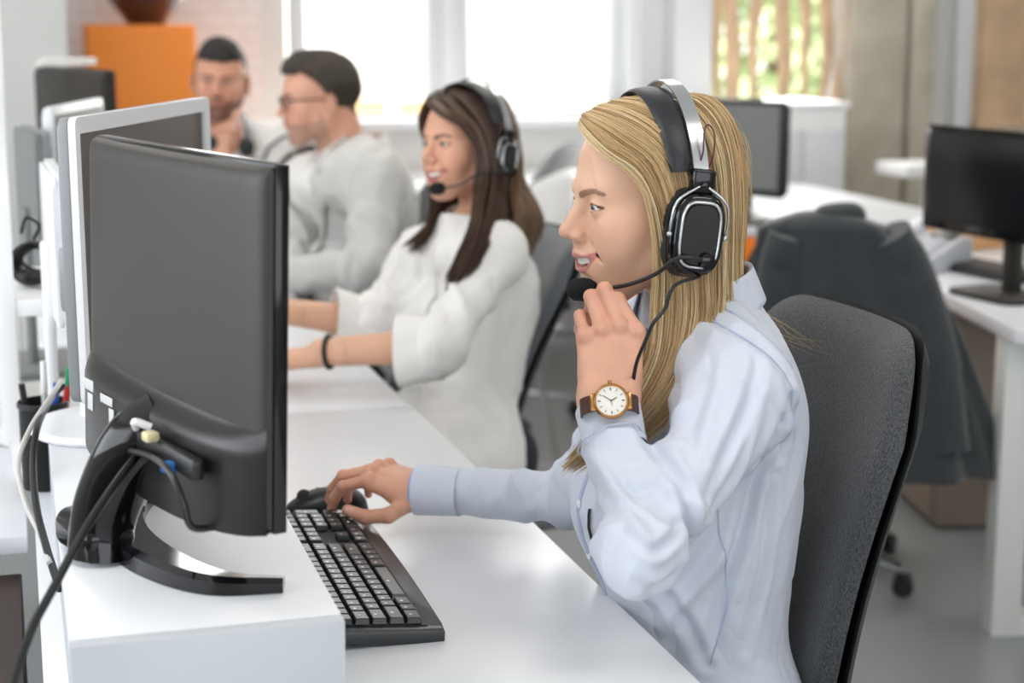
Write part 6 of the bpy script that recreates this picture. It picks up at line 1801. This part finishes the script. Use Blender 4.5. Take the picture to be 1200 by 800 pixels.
# white shirt, then the jacket open in front
S = SDF(lo, hi, .007); torso(S, PC_, JC, .006, female=False); arm(S, shL, elL, elL, (.052, .046, .04)); arm(S, shR, elR, elR, (.052, .046, .04)); V, F = S.mesh(); V = smooth_v(V, F, 1)
nb_ = PC_.w((-.045, 0, 1.10+tzC)); V, F = snip(V, F, [(nb_, PC_.R@np.array([-.3, 0, 1]), nb_, .12, .005)])
link_mesh('shirt', mesh_np('shirt', V, F, None, [M_white_shirt]), None, MC, True)
collar(PC_, MC, M_white_shirt, (-.045, 0, 1.075+tzC), r=(.070, .070), hgt=.040, fall=.055, gap=.30, tilt=.35)
S = SDF(lo-.02, hi+.02, .0065); torso(S, PC_, JC, .020, female=False)
S.ell(PC_.w((-.05, 0, .70+tzC)), (.135, .17, .24), .05, 'u', PC_.R)
arm(S, shL, elL, wrL*.93+elL*.07, (.066, .056, .043), k=.06, elbow=.004); arm(S, shR, elR, wrR*.93+elR*.07, (.066, .056, .043), k=.06)
V, F = S.mesh(); V = smooth_v(V, F, 2, .5); N = vnormals(V, F)
V = cloth_wr(V, N, [(shL, elL, 10, .8, .4, .007), (elL, wrL, 10, .2, .4, .007), (shR, elR, 10, .8, .4, .006), (elR, wrR, 10, .2, .4, .006)], amp=.005, seed=9)
Lp = xf(np.linalg.inv(PC_.M), V); zz = Lp[:, 2]-tzC
wide = np.clip(.012+.34*(zz-.80), .012, .085)
bad = (Lp[:, 0] > -.02) & (np.abs(Lp[:, 1]) < wide) & (zz > .45)
bad |= (zz-1.085+.35*(Lp[:, 0]+.05) > 0) & (np.abs(Lp[:, 1]) < .085) & (np.abs(Lp[:, 0]+.045) < .10)
for q0_, q1_ in ((shR, elR), (elR, wrR), (shL, elL), (elL, wrL)): bad &= ~((seg_dist(V, q0_, q1_)[0] < .080) & (zz < 1.03))
keep = ~bad[F].any(1); F = F[keep]; used = np.unique(F); mp_ = -np.ones(len(V), int); mp_[used] = np.arange(len(used)); V = V[used]; F = mp_[F]
jk = link_mesh('jacket', mesh_np('jacket', V, F, None, [M_jacket]), None, MC, True); md = jk.modifiers.new('solid', 'SOLIDIFY'); md.thickness = .004
bvC = BVHTree.FromPolygons([tuple(v) for v in V], [tuple(f) for f in F])
for s in (-1, 1):
    b = MB(); outl = [(.0, .090, 1.075), (.055, .082, 1.02), (.085, .060, .95), (.10, .030, .87), (.10, .014, .80)]; wid_ = [.012, .034, .040, .030, .006]
    oc_, wc_ = catmull(outl, 16), np.interp(np.linspace(0, 4, 16), range(5), wid_)
    def lap(u, v):
        i = int(round(v*15)); p = oc_[i]; q = on_surf(PC_.w((p[0], s*(p[1]+wc_[i]*u), p[2]+tzC)), .006+.004*math.sin(u*PI), bvC); return q
    b.grid(lap, 6, 16); b.build('lapel', M_jacket, jk, world=True, ang=60, solid=.004)
S = SDF(lo-.02, (hi[0]+.02, hi[1]+.02, .66), .012); S.ell(PC_.w((-.06, 0, .55)), (.13, .17, .10), 0, 'u', PC_.R); legs(S, PC_, .010)
V, F = S.mesh(); link_mesh('trousers', mesh_np('trousers', V, F, None, [M_trouser]), None, MC, True); feet(PC_, MC, M_dark)
# eyeglasses
gl_ = thing('eyeglasses', 'dark-rimmed glasses worn by the man in the grey jacket', 'glasses', xf(HC, (.095, 0, .015)))
for s in (-1, 1):
    o_ = []
    for k in range(28):
        a = 2*PI*k/28; cx_ = math.copysign(abs(math.cos(a))**.6, math.cos(a))*.024; cz_ = math.copysign(abs(math.sin(a))**.6, math.sin(a))*.016
        o_.append((.1010-.22*max(0, abs(s*.031+cx_)-.03), s*.033+cx_, .013+cz_))
    bm_local(MB().tube(o_, .0019, 6, closed=True), 'rim', M_dark, gl_, HC)
    bm_local(MB().tube([(.097, s*.056, .020), (.086, s*.068, .021), (.02, s*.079, .018), (-.012, s*.080, .014), (-.028, s*.078, -.004)], .0021, 6), 'temple', M_dark, gl_, HC)
bm_local(MB().tube(catmull([(.1010, .010, .018), (.104, 0, .021), (.1010, -.010, .018)], 8), .0017, 6), 'bridge', M_dark, gl_, HC)

# ================================================= young man at the far end, chin on hand
HD = np4(rotm('z', -103) @ rotm('y', 5) @ rotm('x', -4), dep(258, 98, 5.2))
PD = Pers(HD[0, 3]+.02, HD[1, 3]+.06, -88); tzD = HD[2, 3]-1.191-.026
shL, elL, wrL = dep(318, 178, 5.22), dep(300, 275, 5.05), dep(268, 292, 4.9)
shR, elR, wrR = dep(222, 182, 5.27), dep(232, 268, 5.02), dep(257, 187, 5.06)
JD = dict(shL=shL, shR=shR, tz=tzD, bulk=1.05)
hv4, hf4, hc4, _ = head_skin(h=.0026, male=True, ears=True, smile=0, open_mouth=False, skin='#D29A7E', lip='#AC6E60', brow='#241A16', hair='#241D1A', beard='#5A4236', neck_to=(-.045, 0, -.13))
parts = [(xf(HD, hv4), hf4, hc4)]
lo, hi = bodybox([PD.w((-.25, .3, .05)), PD.w((.6, -.3, 1.15)), elL, wrL, elR, wrR, shL, shR], .09)
S = SDF(lo, hi, .010); torso(S, PD, JD, -.012, female=False); arm(S, shL, elL, wrL, (.046, .040, .028)); arm(S, shR, elR, wrR, (.046, .040, .028)); legs(S, PD, -.004); parts.append(skinpart(S, '#CFA084'))
fx_ = nrm(dep(261, 150, 5.06)-wrR); fz_ = nrm(np.array([-.35, -.9, .1])); fz_ = nrm(fz_-fx_*(fz_@fx_)); fy_ = np.cross(fz_, fx_); fy_ = fy_ if fy_[0] > 0 else -fy_
hp_, *_ = hand_parts(wrR, fx_, fy_, fz_, {'i': (0, 20, 30, 15), 'm': (0, 60, 85, 40), 'r': (0, 66, 88, 40), 'p': (-2, 70, 88, 40)}, [(.8, .5, -.35), (.97, .1, .1), (.97, .0, .15), (0, .5, .8)], h=.0024, scale=1.0, fore=wrR*.6+elR*.4, fore_r=(.026, .029), skin='#D29F84'); parts.append(hp_)
fx_ = nrm(wrL-elL); fz_ = nrm(np.array([0, 0, 1.])-fx_*fx_[2]); fy_ = -np.cross(fz_, fx_)
hp_, *_ = hand_parts(wrL, fx_, fy_, fz_, flat, [(.7, .65, -.3), (.9, .3, -.2), (.95, .1, -.1), (0, .5, .8)], h=.0028, scale=1.0, fore=wrL*.8+elL*.2, fore_r=(.026, .028)); parts.append(hp_)
MD = finish_person('person', 'bearded young man in a white shirt resting his chin on his hand, furthest back', parts, (HD[0, 3], HD[1, 3]+.06, 0))
eyeball(MD, HD, iris='#2E2018', gaze=(1, 0, -.05), mats={'eye': M_eye})
cap_hair('hair', HD, mat('black_hair', '#1E1916', .6, var=.25, vscale=60, bump=.8, bscale=160), MD, 5, top=.020, side=.0, quiff=.014, front=(.08, .074))
S = SDF(lo-.02, hi+.02, .007); torso(S, PD, JD, .014, female=False); S.ell(PD.w((-.05, 0, .70+tzD)), (.125, .16, .22), .05, 'u', PD.R)
arm(S, shL, elL, wrL*.95+elL*.05, (.062, .050, .038), k=.06, elbow=.004); arm(S, shR, elR, wrR*.85+elR*.15, (.062, .050, .038), k=.06, elbow=.004)
V, F = S.mesh(); V = smooth_v(V, F, 2, .5); N = vnormals(V, F); V = cloth_wr(V, N, [(shL, elL, 10, .8, .4, .006), (shR, elR, 10, .8, .4, .006)], amp=.005, seed=12)
nb_ = PD.w((-.045, 0, 1.10+tzD)); V, F = snip(V, F, [(nb_, PD.R@np.array([-.3, 0, 1]), nb_, .12, .005)])
shD = link_mesh('shirt', mesh_np('shirt', V, F, None, [stripe_mat('striped_cotton', '#E9E7E3', '#B9BCC2', 26)]), None, MD, True)
collar(PD, MD, M_white_shirt, (-.045, 0, 1.072+tzD), r=(.070, .070), hgt=.040, fall=.055, gap=.34, tilt=.35)
S = SDF(lo-.02, (hi[0]+.02, hi[1]+.02, .66), .012); S.ell(PD.w((-.06, 0, .55)), (.13, .17, .10), 0, 'u', PD.R); legs(S, PD, .010)
V2, F2 = S.mesh(); link_mesh('trousers', mesh_np('trousers', V2, F2, None, [M_trouser]), None, MD, True); feet(PD, MD, M_dark)
bvD = BVHTree.FromPolygons([tuple(v) for v in V], [tuple(f) for f in F])
nc = thing('neck_headset', 'dark headset hanging around the neck of the bearded young man', 'headset', dep(290, 150, 5.1))
b = MB(); b.tube(catmull([dep(246, 168, 5.08), dep(235, 146, 5.2), dep(243, 132, 5.33), dep(268, 128, 5.38), dep(286, 136, 5.28), dep(290, 154, 5.13), dep(286, 172, 5.07)], 40), .007, 8); b.build('band', M_dark, nc, world=True, ang=60)
for q in ((289, 172), (249, 170)):
    c_ = dep(*q, 5.06); b = MB(); b.ball(c_, (.026, .018, .030)); b.build('ear_pad', M_hleather, nc, world=True)
b = MB(); b.tube([on_surf(p, .003, bvD) for p in catmull([dep(338, 160, 5.2), dep(318, 166, 5.1), dep(304, 184, 5.06), dep(299, 210, 5.03), dep(298, 240, 5.0)], 30)], .0045, 6); b.build('lead', M_dark, nc, world=True)

# ================================================= jacket hung over the empty chair
jx, jy = 1.92, 3.62
jt = thing('hanging_jacket', 'dark jacket draped over the back of the empty chair', 'jacket', (0, 0, 0))
pl_, pr_ = onY(893, 262, 3.55), onY(1010, 262, 3.50)
ctr = (onY(962, 255, 3.50)); axj = np.array([.93, -.36, 0]); axj /= np.linalg.norm(axj); nj = np.array([-axj[1], axj[0], 0])
def jk_(u, v):
    a = 2*PI*u; c, s_ = math.cos(a), math.sin(a)
    z = ctr[2]+.012-(ctr[2]-.36)*v**1.15
    wd = (.140+.035*min(1, v*2.2)+.112*v)*(.30+.70*min(1, (v+.012)*14)**.5); dp = (.062+.050*v)*(.25+.75*min(1, (v+.01)*12)**.5)
    fold = (.012*math.sin(7*a+1.5+2*v)+.008*math.sin(13*a+4*v))*min(1, v*3)
    off = .155*v
    cc = math.copysign(abs(c)**.8, c)
    p = np.array([ctr[0], ctr[1], 0])+axj*(cc*(wd+fold)+off)+nj*(s_*(dp+fold*1.2)+.02*v)
    return (p[0], p[1], z-.014*(abs(cc)**3)*(1-v)+(.006*math.sin(5*a) if v > .9 else 0))
b = MB(); b.grid(jk_, 120, 50, closed_u=True); b.grid(lambda u, v: (lambda A_, B_: tuple(A_*(1-v)+B_*v))(np.array(jk_(u, 0)), np.array([ctr[0], ctr[1], ctr[2]+.016])), 120, 5, closed_u=True)
b.build('body', mat('dark_wool', '#33373A', .9, var=.08, vscale=30, sheen=.4), jt, ang=80, solid=.004)
S = SDF(ctr-.25, ctr+.25, .006); S.cone(ctr+axj*.01+np.array([0, 0, .0]), ctr+axj*.07+np.array([0, 0, .006]), .022, .024, .02); S.ell(ctr+axj*.04+np.array([0, 0, .004]), (.06, .035, .026), .03)
V, F = S.mesh(); link_mesh('collar', mesh_np('collar', V, F, None, [bpy.data.materials['dark_wool']]), None, jt, True)
for s in (-1, 1):
    b = MB(); q0 = ctr+axj*(s*.15 if s > 0 else -.070)+nj*-.03; 
    pp_ = catmull([q0+np.array([0, 0, -.03]), q0+axj*(s*.04+.02)+np.array([0, 0, -.14]), q0+axj*(s*.06+.06)+nj*-.03+np.array([0, 0, -.34]), q0+axj*(s*.06+.09)+nj*-.04+np.array([0, 0, -.52])], 24)
    b.tube([p+nj*.004*math.sin(i*1.3) for i, p in enumerate(pp_)], [.05]*4+[.052]*12+[.045]*8, 16, sx=1.0); b.build('sleeve', bpy.data.materials['dark_wool'], jt, world=False, ang=80)
# ------------------------------------------------------------------ light and camera
w = bpy.data.worlds.new('World'); scene.world = w; w.use_nodes = True
bg = w.node_tree.nodes['Background']; bg.inputs[0].default_value = (*lin('#F4F8FF'), 1); bg.inputs[1].default_value = 3.0
def area(name, loc, size, energy, target=None, col='#FFFFFF', shape='RECTANGLE'):
    l = bpy.data.lights.new(name, 'AREA'); l.shape = shape; l.size, l.size_y = size; l.energy = energy; l.color = lin(col)
    o = bpy.data.objects.new(name, l); COL.objects.link(o); o.location = loc
    if target is not None: o.rotation_euler = (Vector(loc)-Vector(target)).to_track_quat('Z', 'Y').to_euler()
    return o
M_lamp = emit('lamp_diffuser', '#FFFFFF', 6)
for i, (x, y) in enumerate(((-.6, 1.2), (1.6, .6), (3.6, 1.2), (-.6, 4.6), (1.6, 4.2), (3.9, 4.4))):  # unseen ceiling panels and lamps, added as soft fill
    t = thing('ceiling_lamp', 'square white ceiling light panel above the frame', 'ceiling light', (x, y, 2.86), group='ceiling light panels')
    MB().box((0, 0, .02), (1.24, .64, .04), bev=.005).build('frame', M_frame, t)
    area('ceiling_light', (x, y, 2.835), (1.15, .55), 15, (x, y, 0), '#FFF9F2')
# area lamps added at the window openings to boost daylight; left and front openings unseen
area('window_light_left', (-2.7, 1.9, 1.7), (4.8, 1.5), 50, (0, 2.6, 1.3), '#F2F7FF')
area('window_light_front', (1.5, -2.7, 1.65), (4.0, 1.4), 3, (1.5, 0, 1.4), '#F6F9FF')
area('window_light_back', (2.2, 7.15, 1.7), (3.0, 1.3), 60, (1.6, 0, .8), '#FFFFFF')

sl = bpy.data.lights.new('sun', 'SUN'); sl.energy = 5.0; sl.angle = math.radians(3); sl.color = lin('#FFF6E8')
so = bpy.data.objects.new('sun', sl); COL.objects.link(so); so.rotation_euler = Vector((-.35, -.62, 1.05)).to_track_quat('Z', 'Y').to_euler()
cam = bpy.data.cameras.new('Camera'); co = bpy.data.objects.new('Camera', cam); COL.objects.link(co)
cam.sensor_width = 36; cam.lens = FPX*36/1200; cam.clip_start = .02; cam.clip_end = 200
co.matrix_world = Matrix(((CR[0], CU[0], -CF[0], CAM[0]), (CR[1], CU[1], -CF[1], CAM[1]), (CR[2], CU[2], -CF[2], CAM[2]), (0, 0, 0, 1)))
cam.dof.use_dof = True; cam.dof.focus_distance = 1.93; cam.dof.aperture_fstop = 4.0
scene.camera = co
scene.view_settings.view_transform = 'Standard'; scene.view_settings.look = 'None'
scene.view_settings.exposure = 0.0; scene.view_settings.gamma = 1.0; scene.view_settings.use_curve_mapping = False
scene.cycles.use_denoising = True
scene.cycles.max_bounces = 8; scene.cycles.diffuse_bounces = 4; scene.cycles.transparent_max_bounces = 12
